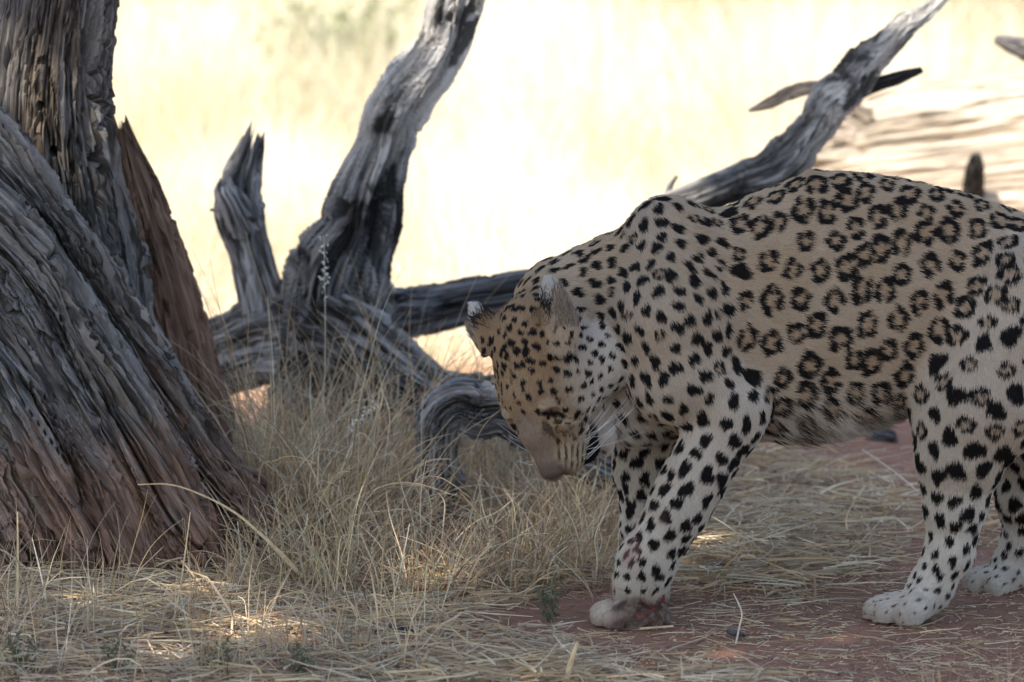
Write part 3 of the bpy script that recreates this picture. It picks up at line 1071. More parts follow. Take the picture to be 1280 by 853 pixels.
SROS = RNG.random(na) < SPAR[:, 2] * 1.15 - .06 + .75 * LRW[acv][:, RK.index('thigh')] * sstep(.40, .52, SC[:, 2])
SPH = RNG.random((na, 4)) * 6.283
SRD = SPAR[:, 1] * (0.82 + .3 * RNG.random(na))
SHD = LRW[acv][:, [RK.index(k) for k in ('head', 'cheek', 'bridge', 'pad', 'thigh')]].sum(1)
SASP = np.where(SROS, .87, np.where(SHD > .4, .98, 1.06)) * (.92 + .16 * RNG.random(na))
kd = kdtree.KDTree(na)
for i, p in enumerate(SC):
    kd.insert(p, i)
kd.balance()
NEAR = np.array([[h[1] for h in kd.find_n(p, 5)] for p in LV], np.int32)

TAN = np.array((.36, .265, .168))
TAND = np.array((.30, .20, .115))
WHT = np.array((.62, .565, .485))
BLK = np.array((.009, .0075, .007))


def coat(P, N, par, rw, near, hl, ear, jit):
    """Coat colour at skin points."""
    n = len(P)
    wp = P + .0022 * np.stack([noise(P * 95 + s, 11 + s) for s in range(3)], 1)
    dark = np.zeros(n)
    inner = np.zeros(n)
    for k in range(near.shape[1]):
        i = near[:, k]
        q = wp - SC[i]
        u = (q * ST_[i]).sum(1) / PX / SASP[i]
        v = (q * SB[i]).sum(1) / PX * SASP[i]
        h = np.abs((q * SN[i]).sum(1)) / PX
        r = np.hypot(u, v) + h * .3
        a = np.arctan2(v, u)
        R = SRD[i]
        lob = 1 + .16 * np.sin(2 * a + SPH[i, 0]) + .12 * np.sin(3 * a + SPH[i, 1])
        solid = sstep(1.06, .94, r / (R * lob))
        gap = np.sin(2 * a + SPH[i, 2]) * .45 + np.sin(3 * a + SPH[i, 3]) * .5 + np.sin(5 * a + SPH[i, 1]) * .35
        wid = R * (.30 + .10 * np.sin(4 * a + SPH[i, 0]))
        ring = sstep(1.1, .85, np.abs(r - R * .74) / wid) * sstep(.86, .58, gap)
        dark = np.maximum(dark, np.where(SROS[i], ring, solid))
        inner = np.maximum(inner, np.where(SROS[i], sstep(1.0, .6, r / R), 0))
    wh = par[:, 4].copy()
    low = sstep(.42, .25, P[:, 2]) * (rw[:, RK.index('flank')] + rw[:, RK.index('body')])
    bel = sstep(.345, .30, P[:, 2]) * sstep(.44, .52, P[:, 0]) * rw[:, RK.index('flank')]
    dark = dark * (1 - .75 * bel)
    inner = inner * (1 - bel)
    wh = np.clip(wh + .75 * low + .5 * bel + .12 * noise(P * 14, 5), 0, 1)
    hd = rw[:, [RK.index(k) for k in ('head', 'cheek', 'bridge', 'pad', 'nose', 'chin', 'mouth')]].sum(1)
    back = sstep(.45, .66, P[:, 2]) * (1 - hd)
    f, uu, rr_ = hl[:, 0], hl[:, 1], np.abs(hl[:, 2])
    wh = np.clip(wh + .5 * hd * sstep(20, -25, uu) * sstep(38, 58, rr_), 0, 1)
    col = TAN + (WHT - TAN) * wh[:, None]
    onh = hd > .5
    # rosette centres are a darker gold than the ground colour
    col = col + (TAND - col) * (inner * .6)[:, None]
    # head markings
    gold = onh & (f < 75)
    g = sstep(.2, .6, hd) * sstep(-25, 20, uu) * sstep(70, 46, rr_)
    col = col + (np.array((.275, .18, .10)) - col) * (g * .92)[:, None]
    br = sstep(.25, .6, rw[:, RK.index('bridge')]) * sstep(24, 13, rr_)
    col = col + (np.array((.235, .17, .12)) - col) * (br * sstep(50, 75, f))[:, None]
    dark = dark * (1 - sstep(64, 80, f) * np.clip(br * 1.5, 0, 1) * onh)
    # pale patches round the eye, black lids and tear line
    e1 = np.hypot((f - 58) / 6, (rr_ - 38) / 12)
    pale = onh * sstep(1.15, .7, e1) * (uu > 15)
    e2 = np.hypot((f - 85) / 8, (rr_ - 42) / 10)
    pale = np.maximum(pale, onh * sstep(1.15, .7, e2) * (uu > 5) * .7)
    col = col + (np.array((.46, .38, .28)) - col) * (pale * .6)[:, None]
    dark = dark * (1 - pale)
    lid = onh * sstep(1.2, .75, np.hypot((f - 71 - (rr_ - 38) * .25) / 5.2, (rr_ - 37) / 13)) * (uu > 5)
    tear = onh * sstep(1.2, .7, np.hypot((f - 88) / 13, (rr_ - 23) / 3)) * (uu > 5)
    dark = np.maximum(dark, np.maximum(lid, tear * .7))
    # fine freckles between eye and whisker pad
    fr = onh * sstep(70, 78, f) * sstep(108, 100, f) * sstep(15, 20, rr_) * (uu > -30)
    dark = np.maximum(dark, fr * sstep(.30, .48, noise(P * np.array((230, 230, 230)), 81)) * .85)
    # muzzle stripes
    pad = sstep(.15, .5, rw[:, RK.index('pad')])
    st = sstep(.15, .55, np.sin((uu - .35 * rr_) * .80 + 1.0)) * sstep(92, 100, f) * sstep(143, 135, f) * sstep(6, 11, rr_)
    col = col + (np.array((.42, .33, .22)) - col) * pad[:, None] * .8
    dark = np.maximum(dark * (1 - pad), pad * st * .93 * sstep(-.6, -.2, noise(P * 210, 82)))
    # lips and mouth
    mo = sstep(.35, .6, rw[:, RK.index('mouth')])
    dark = np.maximum(dark, mo)
    ns = sstep(.06, .3, rw[:, RK.index('nose')]) * sstep(121, 128, f)
    col = col + (np.array((.145, .105, .082)) - col) * ns[:, None]
    dark = np.maximum(dark * (1 - ns), onh * (f > 131) * (rr_ < 3) * (uu < 2) * .9)
    # nostrils and the line of the upper lip
    nos = onh * sstep(1.2, .6, np.hypot((f - 131) / 4, (rr_ - 9) / 5)) * (uu < 12) * (uu > -8)
    lip = onh * (np.abs(uu + 31 - .12 * (f - 110)) < 3.2) * (f > 92) * (f < 142) * (rr_ < 44)
    dark = np.maximum(dark, np.maximum(nos * .9, lip * .9))
    # dark seam down the middle of the forehead
    seam = onh * sstep(4, 1.5, rr_) * (uu > 20) * (f < 40) * (f > -50)
    dark = np.maximum(dark, seam * .45 * (noise(P * 120, 3) > -.3))
    # backs of the ears: tan at the base, black band, white tip; pale rim and inside
    em = ear[:, 0] > .5
    s, a, w = ear[:, 1], ear[:, 2], np.abs(ear[:, 3])
    s2 = s + .07 * noise(P * 60, 9) + .24 * (jit - .5)
    front = a > 5 + 3 * (1 - s) - 15 * (w / 26) ** 2 - 1.0
    sb = ear[:, 3]
    ec = np.where((s2 > .74)[:, None], np.array((.50, .48, .45)), np.where((s2 > .46)[:, None], BLK * 3, col))
    out = (sb + 8 * (jit - .5) > 8) & (s2 < .86)              # outer edge: fuzzy grey-buff fur
    ec = np.where(out[:, None], np.array((.25, .205, .16)) * (.45 + 1.1 * jit[:, None]), ec)
    ec = np.where(front[:, None], ec, np.where((s2 > .80)[:, None], np.array((.50, .47, .42)), np.array((.21, .165, .13)) * (.5 + 1.0 * jit[:, None])))
    # blood and dirt on the injured near forepaw
    xl = P[:, 0] + .010 * noise(P * 50, 22)
    bl = sstep(.150, .172, xl) * sstep(.30, .27, xl) * sstep(.062, .040, P[:, 2] + .012 * noise(P * 45, 23)) * (P[:, 1] < .10)
    spl = sstep(.26, .06, P[:, 2]) * (P[:, 1] < .08) * (P[:, 0] > .10) * (P[:, 0] < .30)
    spl = spl * sstep(-.15, .45, noise(P * np.array((30, 30, 16)), 21) + sstep(.24, .16, P[:, 0]) * .5 - .25)
    col = col * (.92 + .16 * jit[:, None])
    col = col + (BLK - col) * dark[:, None]
    col = col + (np.array((.36, .17, .15)) - col) * (spl * .62)[:, None]
    nb = noise(P * 85, 31) + .5 * (jit - .5)
    red = np.where((nb + 7 * (P[:, 0] - .225) > .42)[:, None], np.array((.17, .03, .025)), np.where((nb > -.15)[:, None], np.array((.06, .033, .027)), np.array((.20, .14, .105))))
    col = col + (red - col) * np.clip(bl * 1.1, 0, 1)[:, None]
    dust = sstep(.07, .004, P[:, 2]) * (.6 + .5 * noise(P * 40, 77))
    col = col + (np.array((.30, .20, .15)) - col) * np.clip(dust * .5, 0, 1)[:, None]
    toe = sstep(.160, .148, P[:, 0]) * (P[:, 0] > .10) * sstep(.07, .05, P[:, 2]) * (P[:, 1] < .09)
    col = col + (np.array((.50, .41, .31)) * (.85 + .3 * jit[:, None]) - col) * (toe * .85)[:, None]
    col = np.where(em[:, None], ec * (.9 + .2 * jit[:, None]), col)
    return np.clip(col, 0.005, .9)


vj = RNG.random(len(LV))
vcol = coat(LV, LN, LPAR, LRW, NEAR, HLOC, EARC, vj)

leo = empty('leopard', L(1000, 790, 60), 'spotted leopard walking to the left with its head lowered', 'leopard')
M_skin = attr_mat('coat_skin', 'tint', .8, .1)
M_fur = attr_mat('coat_fur', 'tint', .65, .12)
body = mesh_np('body', LV, LQ, M_skin, leo, True, {'tint': ('FLOAT_COLOR', vcol * .8)})

# ---- fur
NF = 520000
flen = LPAR[:, 3].copy()
flank = LRW[:, RK.index('flank')]
blz = flank * sstep(.40, .30, LV[:, 2]) * sstep(.30, .5, LV[:, 0])
LFLOW += blz[:, None] * np.array((.2, 0, -1.3))
flen = flen + 26 * blz   # long white belly hair
eyz = (LPAR[:, 0] < 16) & (HLOC[:, 0] > 60) & (HLOC[:, 0] < 88) & (np.abs(HLOC[:, 2]) > 20) & (np.abs(HLOC[:, 2]) < 52) & (HLOC[:, 1] > 0)
flen = np.where(eyz, 2.2, flen)
flen = np.where(EARC[:, 0] > .5, 6 + 6 * (np.abs(EARC[:, 3]) > 12), flen)
dens = 1 + 1.3 * LRW[:, [RK.index(k) for k in ('head', 'cheek', 'bridge', 'pad', 'chin', 'wrist', 'paw')]].sum(1)
dens = np.where(EARC[:, 0] > .5, 2.2, dens)
dens = dens * (1 - .95 * LRW[:, RK.index('nose')])
dens = dens * (1 - .9 * sstep(.4, .7, LRW[:, RK.index('mouth')]))
nearside = np.where(LN[:, 1] > .35, .35, 1.0)
wq = TA * dens[LQ].mean(1) * nearside[LQ].mean(1)
fi = RNG.choice(len(LQ), NF, p=wq / wq.sum())
b = RNG.random((NF, 2))
wts = np.stack([(1 - b[:, 0]) * (1 - b[:, 1]), b[:, 0] * (1 - b[:, 1]), b[:, 0] * b[:, 1], (1 - b[:, 0]) * b[:, 1]], 1)
q = LQ[fi]


def bl_(A):
    return (A[q] * wts.reshape(wts.shape + (1,) * (A.ndim - 1))).sum(1)


RP_, RN_ = bl_(LV), nrm(bl_(LN))
RFL, RPA, RRW, RHL = bl_(LFLOW), bl_(LPAR), bl_(LRW), bl_(HLOC)
RLEN = bl_(flen)
near_v = q[np.arange(NF), wts.argmax(1)]
rj = RNG.random(NF)
rcol = coat(RP_, RN_, RPA, RRW, NEAR[near_v], RHL, EARC[near_v], rj)
fl = RFL - RN_ * (RFL * RN_).sum(1, keepdims=True)
fl = nrm(fl + 1e-6)
clump = np.stack([noise(RP_ * 120 + 7 * s, 41 + s) for s in range(3)], 1)
fl = nrm(fl + .22 * clump + RNG.normal(0, .12, (NF, 3)))
fl = nrm(fl - RN_ * (fl * RN_).sum(1, keepdims=True))
ln = RLEN * PX * RNG.uniform(.7, 1.2, NF)
lift = np.radians(RNG.uniform(10, 26, NF) + 22 * (RNG.random(NF) > .9))
d1 = fl * np.cos(lift)[:, None] + RN_ * np.sin(lift)[:, None]
d2 = fl * np.cos(lift * .25)[:, None] + RN_ * np.sin(lift * .25)[:, None]
p0 = RP_ - RN_ * .0008
p1 = p0 + d1 * (ln * .4)[:, None]
p2 = p1 + d2 * (ln * .6)[:, None] + np.array((0, 0, -1)) * (ln * .06)[:, None]
rw_ = RNG.uniform(.00030, .00048, NF)
fur = strands('fur', np.stack([p0, p1, p2], 1), np.stack([rw_, rw_ * .85, rw_ * .15], 1), rcol, M_fur, leo)

# ---- eyes, whiskers, tongue-dark mouth is part of the body
t = NT('eye_amber', .3, .4)
t.color((.045, .026, .009))
for s in (-1, 1):
    th_ = np.linspace(0, math.pi, 13)
    ph_ = np.linspace(0, 2 * math.pi, 20, endpoint=False)
    sp = np.stack([np.sin(th_)[:, None] * np.cos(ph_), np.sin(th_)[:, None] * np.sin(ph_), np.cos(th_)[:, None] + 0 * ph_], -1).reshape(-1, 3)
    I = np.arange(13 * 20).reshape(13, 20)
    J = np.roll(I, -1, 1)
    F = np.stack([I[:-1], J[:-1], J[1:], I[1:]], -1).reshape(-1, 4)
    mesh_np('eye', H(76, 16.5, 35 * s) + sp * 9.5 * PX, F, t.m, leo)
M_whisk = NT('whisker_white', .4, .4)
M_whisk.color((.8, .78, .74))
rw2 = np.random.default_rng(3)
for s in (1, -1):
    for k in range(11):
        u0 = -24 + 6 * (k % 4) + rw2.normal(0, 1)
        f0 = 102 + 11 * (k // 4) + rw2.normal(0, 1)
        p0 = H(f0, u0, 34 * s)
        dr = nrm(HR * s * 1.0 - HF * rw2.uniform(-.35, .8) + HU * rw2.uniform(-.75, .35))
        ln_ = rw2.uniform(55, 95) * PX
        sg = nrm(np.cross(dr, HU) * .2 - HF * .5 + np.array((0, 0, -.25)))
        tt = np.linspace(0, 1, 8)[:, None]
        pp = p0 - dr * .006 + dr * ln_ * tt + sg * ln_ * .16 * tt ** 2
        T_ = nrm(np.gradient(pp, axis=0))
        A_ = nrm(np.cross(T_, (.3, .5, .8)))
        B_ = np.cross(T_, A_)
        an = np.arange(3) * 2.094
        rad = np.linspace(.00045, .00015, 8)
        V = pp[:, None] + (A_[:, None] * np.cos(an)[None, :, None] + B_[:, None] * np.sin(an)[None, :, None]) * rad[:, None, None]
        I = np.arange(24).reshape(8, 3)
        J = np.roll(I, -1, 1)
        mesh_np('whisker', V.reshape(-1, 3), np.stack([I[:-1], J[:-1], J[1:], I[1:]], -1).reshape(-1, 4), M_whisk.m, leo)

# ================================================================== dry grass and straw
def straw_cols(n, r, pal):
    pal = np.array(pal)
    i = r.integers(0, len(pal), n)
    return pal[i] * r.uniform(.75, 1.2, (n, 1))


STRAW = [(.60, .42, .22), (.66, .50, .30), (.48, .33, .18), (.56, .45, .30), (.42, .32, .21), (.70, .58, .40), (.32, .22, .14)]
PALE = [(.78, .68, .51), (.82, .75, .61), (.72, .61, .44), (.80, .74, .61)]
M_straw = attr_mat('dry_straw', 'tint', .6, .25, .25)


def blades(base, heading, lean, length, width, r, K=6, droop=.6, kink=.25):
    """Arching blades: base points, heading angle, lean from the vertical, length; returns points and radii."""
    n = len(base)
    P = np.zeros((n, K, 3))
    P[:, 0] = base
    a = lean.copy()
    hd = heading.copy()
    for k in range(1, K):
        s = length / (K - 1)
        d = np.stack([np.sin(a) * np.cos(hd), np.sin(a) * np.sin(hd), np.cos(a)], 1)
        P[:, k] = P[:, k - 1] + d * s[:, None]
        a = a + droop * r.uniform(0, 1, n) * (k / K) + r.normal(0, kink * .4, n)
        kk = r.random(n) < .06
        a = a + kk * r.uniform(.5, 1.6, n)
        hd = hd + r.normal(0, kink, n)
    W = width[:, None] * np.linspace(1, .25, K)[None, :]
    return P, W


def clip_ground(P, lift=.002):
    gz = ground_z(P[..., 0], P[..., 1])
    P[..., 2] = np.maximum(P[..., 2], gz + lift)
    return P


def gpix(px, py):
    """Ground point under a photograph pixel (flat ground)."""
    r = FWD[None] + ((np.asarray(px, float) - 640) / FOC)[:, None] * np.array((1., 0, 0)) + ((426.5 - np.asarray(py, float)) / FOC)[:, None] * UPV
    t_ = -CAM[2] / r[:, 2]
    return CAM + r * t_[:, None]


def inpoly(x, y, poly):
    poly = np.array(poly, float)
    c = np.zeros(len(x), bool)
    j = len(poly) - 1
    for i in range(len(poly)):
        xi, yi = poly[i]
        xj, yj = poly[j]
        c ^= ((yi > y) != (yj > y)) & (x < (xj - xi) * (y - yi) / (yj - yi + 1e-9) + xi)
        j = i
    return c


def scatter(poly, n, r):
    poly = np.array(poly, float)
    lo, hi = poly.min(0), poly.max(0)
    out = np.zeros((0, 2))
    while len(out) < n:
        q = lo + (hi - lo) * r.random((n * 2, 2))
        out = np.vstack([out, q[inpoly(q[:, 0], q[:, 1], poly)]])
    p = gpix(out[:n, 0], out[:n, 1])
    arch_ = (np.abs(p[:, 0] + .10) < .10) & (p[:, 1] < 1.0) & (p[:, 1] > .42)      # keeps clear of the arched root's foot
    p = p[~(arch_ & (r.random(len(p)) < .9))]
    bare = ((p[:, 0] - .10) / .17) ** 2 + ((p[:, 1] - .10) / .15) ** 2 < 1        # trodden bare soil round the forepaw
    p = p[~(bare & (r.random(len(p)) < .8))]
    p[:, 2] = ground_z(p[:, 0], p[:, 1]) - .004
    return p


def standing(name, tufts, per, hmin, hmax, width, pal, seed, label, spread=.05, lean=.55, droop=.6, kink=.22):
    r = np.random.default_rng(seed)
    n = len(tufts) * per
    b = np.repeat(tufts, per, 0)
    ang = r.uniform(0, 6.283, n)
    rd = spread * np.sqrt(r.random(n))
    b = b + np.stack([np.cos(ang) * rd, np.sin(ang) * rd, 0 * rd], 1)
    sc = np.repeat(r.uniform(.7, 1.15, len(tufts)), per)
    P, W = blades(b, ang + r.normal(0, .7, n), np.abs(r.normal(lean * .6, lean * .6, n)), sc * r.uniform(hmin, hmax, n), width * r.uniform(.6, 1.3, n), r, 6, droop, kink)
    P = clip_ground(P)
    P[:, 0, 2] -= .006
    tv = np.repeat(r.uniform(.72, 1.15, (len(tufts), 1)) * np.array((1, 1, 1)) + r.normal(0, .03, (len(tufts), 3)), per, 0)
    if tufts[:, 1].min() > 3:           # patches of greyer and greener grass in the field
        pn = sstep(-.1, .5, noise(tufts * np.array((2.6, .7, 0)) * (6 / tufts[:, 1].mean()) ** .5, 61))[:, None]
        tv = tv * np.repeat(1 - pn * np.array((.30, .30, .38)), per, 0)
    o = strands(name, P, W, np.clip(straw_cols(n, r, pal) * tv, .02, .85), M_straw)
    tag(o, label, 'grass', kind='stuff')
    return o


def litter(name, P0, lmin, lmax, width, pal, seed, label, pile=.02, tilt=.12):
    r = np.random.default_rng(seed)
    n = len(P0)
    b = P0.copy()
    b[:, 2] += r.random(n) ** 2 * pile + .003
    P, W = blades(b, r.uniform(0, 6.283, n), math.pi / 2 - np.abs(r.normal(0, tilt, n)), r.uniform(lmin, lmax, n), width * r.uniform(.5, 1.4, n), r, 5, .10, .10)
    P = clip_ground(P, .0015)
    o = strands(name, P, W, straw_cols(n, r, pal), M_straw)
    tag(o, label, 'straw', kind='stuff')
    return o


rg = np.random.default_rng(77)
# dense clump behind and below the leopard's head
standing('dry_grass_clump', scatter([(285, 600), (300, 715), (400, 720), (480, 690), (520, 630), (760, 640), (770, 600), (600, 570), (300, 560)], 150, rg), 19,
         .10, .30, .0014, STRAW, 101, 'dense tangled clump of dry grass behind the arched root', .07, .8, .8, .3)
standing('matted_dry_grass', scatter([(300, 700), (310, 748), (470, 752), (700, 742), (765, 735), (770, 640), (600, 650), (520, 640), (470, 700)], 210, rg), 17,
         .06, .20, .0015, STRAW, 105, 'low matted dry grass in front of the arched root', .06, 1.15, .7, .32)
standing('tall_dry_grass', scatter([(290, 600), (310, 690), (430, 700), (500, 660), (520, 620), (480, 570), (330, 560)], 24, rg), 11,
         .22, .46, .0010, STRAW, 102, 'taller dry grass stems in front of the crooked limb', .05, .5, .45, .12)
standing('sparse_foreground_grass', scatter([(-40, 700), (-40, 860), (520, 860), (560, 780), (330, 735), (100, 735)], 42, rg), 11,
         .05, .19, .0010, STRAW, 103, 'sparse short dry grass standing along the bottom left', .035, .5, .4, .14)
standing('corner_grass', scatter([(1150, 850), (1290, 850), (1290, 890), (1150, 890)], 6, rg), 12, .04, .10, .0009, STRAW, 104,
         'small tuft of dry grass at the bottom right corner', .03, .4, .3)
litter('straw_litter', np.vstack([
    scatter([(-40, 730), (-40, 870), (480, 870), (760, 860), (740, 800), (640, 760), (760, 730), (300, 725)], 2600, rg),
    scatter([(280, 600), (300, 735), (770, 735), (775, 600)], 1600, rg),
    scatter([(0, 725), (300, 725), (640, 745), (500, 790), (200, 800), (0, 800)], 1700, rg),
    scatter([(480, 815), (420, 870), (1020, 870), (900, 825), (700, 812)], 700, rg)]),
    .02, .13, .0016, STRAW, 111, 'scattered dry straw lying in front of the stump', .03)
litter('straw_heap', np.vstack([
    scatter([(840, 600), (860, 690), (1060, 690), (1130, 640), (1060, 590), (930, 575)], 1500, rg),
    scatter([(840, 680), (850, 745), (1010, 752), (1140, 700), (1130, 640)], 900, rg),
    scatter([(860, 690), (870, 735), (960, 735), (1000, 700), (940, 680)], 500, rg),
    scatter([(1190, 640), (1200, 700), (1300, 690), (1300, 640)], 120, rg)]),
    .03, .16, .0016, STRAW, 112, 'heap of dry straw lying beneath the leopard between its legs', .05)
litter('loose_straw', np.vstack([
    scatter([(620, 740), (640, 852), (1290, 860), (1290, 740)], 330, rg),
    scatter([(840, 740), (860, 800), (1020, 800), (1040, 740)], 200, rg),
    scatter([(1110, 800), (1120, 835), (1240, 830), (1230, 795)], 110, rg),
    scatter([(900, 545), (900, 600), (1290, 600), (1290, 545)], 60, rg)]),
    .012, .09, .0009, STRAW, 113, 'loose bits of straw strewn over the red soil', .006, .08)
litter('chaff', np.vstack([
    scatter([(-40, 735), (-40, 870), (900, 870), (640, 760), (300, 725)], 5000, rg),
    scatter([(640, 740), (640, 852), (1290, 860), (1290, 700), (840, 690)], 3000, rg),
    scatter([(840, 590), (860, 740), (1140, 740), (1140, 590)], 2500, rg)]),
    .004, .022, .0008, STRAW + [(.2, .12, .08), (.12, .08, .06)], 114, 'fine broken chaff and crumbs on the soil', .006, .2)

# broad curled grass leaves among the stems
def ribbons(name, base, lmin, lmax, wmin, wmax, lean, seed, label, droop=.9):
    r = np.random.default_rng(seed)
    n = len(base)
    K = 8
    P, _ = blades(base, r.uniform(0, 6.283, n), np.abs(r.normal(lean, .35, n)), r.uniform(lmin, lmax, n), np.ones(n), r, K, droop, .2)
    P = clip_ground(P, .004)
    T = nrm(np.gradient(P, axis=1))
    ref = nrm(r.normal(size=(n, 1, 3)))
    A = nrm(np.cross(T, ref))
    B = np.cross(T, A)
    tw = (r.uniform(0, 6.28, n)[:, None] + np.linspace(0, 1, K)[None] * r.normal(0, 1.8, n)[:, None])[..., None]
    D = A * np.cos(tw) + B * np.sin(tw)
    N = np.cross(T, D)
    w = r.uniform(wmin, wmax, n)[:, None] * np.sin(np.linspace(.5, 3.0, K))[None]
    E = np.stack([P - D * w[..., None], P + N * w[..., None] * .35, P + D * w[..., None]], 2)     # folded along the midrib
    I = np.arange(n * K * 3).reshape(n, K, 3)
    F = np.concatenate([np.stack([I[:, :-1, k], I[:, :-1, k + 1], I[:, 1:, k + 1], I[:, 1:, k]], -1).reshape(-1, 4) for k in (0, 1)])
    col = np.repeat(np.clip(straw_cols(n, r, STRAW + [(.68, .55, .40), (.62, .47, .30)]) * np.array((1, .95, .98)), .02, .8), K * 3, 0)
    o = mesh_np(name, E.reshape(-1, 3), F, M_straw, None, True, {'tint': ('FLOAT_COLOR', col)})
    tag(o, label, 'grass', kind='stuff')


ribbons('dry_grass_leaves', np.vstack([scatter([(285, 590), (300, 735), (480, 740), (765, 730), (770, 620), (600, 580), (300, 560)], 300, rg),
                                       scatter([(-40, 735), (-40, 860), (560, 860), (640, 760), (300, 735)], 90, rg)]), .06, .22, .0010, .0023, .9, 131,
        'broad curled dry leaves in the grass around the arched root')
ribbons('flat_straw_leaves', np.vstack([scatter([(-40, 735), (-40, 870), (900, 870), (640, 760), (300, 730)], 420, rg), scatter([(840, 600), (850, 745), (1140, 720), (1130, 600)], 260, rg)]),
        .02, .10, .0011, .0028, 1.48, 132, 'broad dry leaves lying flat in the straw litter', .15)

# sunlit field behind
rb = np.random.default_rng(5)


def field(n, y0, y1, extra):
    Y = y0 + (y1 - y0) * rb.random(n) ** 1.0
    X = (rb.random(n) * 2 - 1) * (.105 * (Y + 8) + extra)
    P = np.stack([X, Y, ground_z(X, Y) - .01], 1)
    return P


f1 = field(1500, 3.3, 9, 1.2)
f2 = field(2400, 9, 26, 1.6)
f3 = field(1400, 26, 60, 3)
standing('field_grass', f1, 24, .10, .34, .0011, PALE, 121, 'sunlit pale dry grass of the near field', .10, .6, .5)
standing('middle_field_grass', f2, 24, .2, .60, .0022, PALE, 122, 'sunlit pale dry grass farther back in the field', .16, .45, .4)
standing('far_field_grass', f3, 24, .3, .8, .0045, PALE, 123, 'sunlit pale grass at the far end of the field', .3, .4, .4)

# ================================================================== small things on the ground
def blade_mesh(name, path, mat, label, cat, flat=.3, parent=None, group=None):
    """A single stalk or leaf: path [(x, y, depth, half width px)]."""
    C = np.array([np.r_[at(p[0], p[1], p[2]), p[3] * PX] for p in path])
    S = catmull(C, 28)
    X, R = S[:, :3], np.maximum(S[:, 3], .0003)
    T = nrm(np.gradient(X, axis=0))
    A = nrm(np.cross(T, (0, 1, .15)))
    B = np.cross(T, A)
    th = np.linspace(0, 2 * math.pi, 8, endpoint=False)
    V = X[:, None] + (A[:, None] * np.cos(th)[None, :, None] + B[:, None] * np.sin(th)[None, :, None] * flat) * R[:, None, None]
    I = np.arange(28 * 8).reshape(28, 8)
    J = np.roll(I, -1, 1)
    F = np.stack([I[:-1], J[:-1], J[1:], I[1:]], -1).reshape(-1, 4)
    o = mesh_np(name, V.reshape(-1, 3), F, mat, parent)
    if parent is None:
        tag(o, label, cat, group)
    return o


def stalk_mat(name, c1, c2):
    t = NT(name, .6, .3)
    t.color(t.ramp(t.noise(t.n('ShaderNodeNewGeometry').outputs['Position'], 90, 3), [(.35, c1), (.65, c2)]))
    return t.m


M_stalk = stalk_mat('straw_stalk', (.48, .34, .18), (.64, .49, .30))
M_twig = stalk_mat('brown_twig', (.16, .10, .07), (.30, .20, .13))
M_pstalk = stalk_mat('pale_straw_stalk', (.52, .45, .32), (.66, .60, .46))
def gY(py):
    return 1.4 * FOC / (py + 330.9) - 8.0

blade_mesh('grass_leaf', [(172, 606, .25, .9), (212, 606, .25, 1.1), (250, 618, .25, 1.3), (292, 640, .25, 1.5), (330, 672, .25, 2.2), (362, 704, .26, 3.6), (384, 728, .27, 1.5)], M_stalk,
           'long bent yellow grass leaf across the foot of the stump', 'grass leaf', .25)
blade_mesh('straw_stick', [(690, 787, .02, 1.4), (740, 789, .0, 1.7), (790, 787, -.03, 2), (842, 783, -.05, 1.5)], M_stalk, "yellow straw stick lying in front of the leopard's bloody forepaw", 'straw', .8)
blade_mesh('cut_stalk', [(706, 868, gY(868), 4), (711, 838, gY(868), 3.6), (717, 818, gY(868), 3), (722, 803, gY(868), 2.2)], M_stalk, 'short cut yellow stalk sticking up at the bottom centre', 'stalk', .8)
blade_mesh('curved_twig', [(325, 838, .02, 1.4), (372, 818, .06, 1.4), (424, 778, .1, 1.3), (452, 732, .12, 1.1), (470, 690, .14, .7)], M_twig, 'thin brown curved twig rising from the straw at the lower left', 'twig', .9)
blade_mesh('long_stem', [(575, 636, .9, 1.2), (625, 668, .75, 1.4), (672, 706, .6, 1.6), (712, 748, .36, 1.6)], M_pstalk, 'long pale stem slanting through the matted grass below the arched root', 'stem', .9)
blade_mesh('white_stem', [(1148, 615, 1.0, 1.0), (1118, 590, 1.1, 1.0), (1078, 562, 1.2, .8)], M_pstalk, "thin pale stem leaning over the soil before the leopard's hind leg", 'stem', .9)
blade_mesh('soil_sprig', [(919, 808, gY(808), 1.1), (924, 785, gY(808), 1.1), (927, 765, gY(808), 1.0), (917, 742, gY(808), .7)], M_pstalk, 'thin bent sprig standing on the red soil between fore and hind paws', 'sprig', .9)
for k, (x0, y0, x1, y1, lab) in enumerate([
        (213, 790, 238, 640, 'tall straight dry stem in front of the stump'), (300, 742, 297, 652, 'upright dry stem just right of the stump foot'),
        (268, 760, 226, 700, 'thin dry stem leaning left at the stump foot'), (486, 760, 512, 655, 'pale forked stem standing in the litter right of the twig'),
        (18, 790, 22, 640, 'dry stem standing at the far left edge'), (60, 780, 40, 672, 'dry stem leaning left near the left edge'), (424, 770, 402, 690, 'slender pale stem at the lower left of the arched root')]):
    Yk = gY(y0)
    blade_mesh('dry_stem', [(x0, y0 + 4, Yk, 1.3), ((x0 * 2 + x1) / 3 + 3, (y0 * 2 + y1) / 3, Yk, 1.2), ((x0 + 2 * x1) / 3 + 2, (y0 + 2 * y1) / 3, Yk, 1.0), (x1, y1, Yk, .5)],
               M_pstalk if k % 2 else M_stalk, lab, 'stem', .9, None, 'single dry stems by the stump')

# curled dead leaf, pale husks, wood fragments
M_dleaf = stalk_mat('dead_leaf_orange', (.30, .13, .05), (.42, .20, .09))
M_husk = stalk_mat('pale_husk', (.55, .48, .38), (.66, .60, .50))


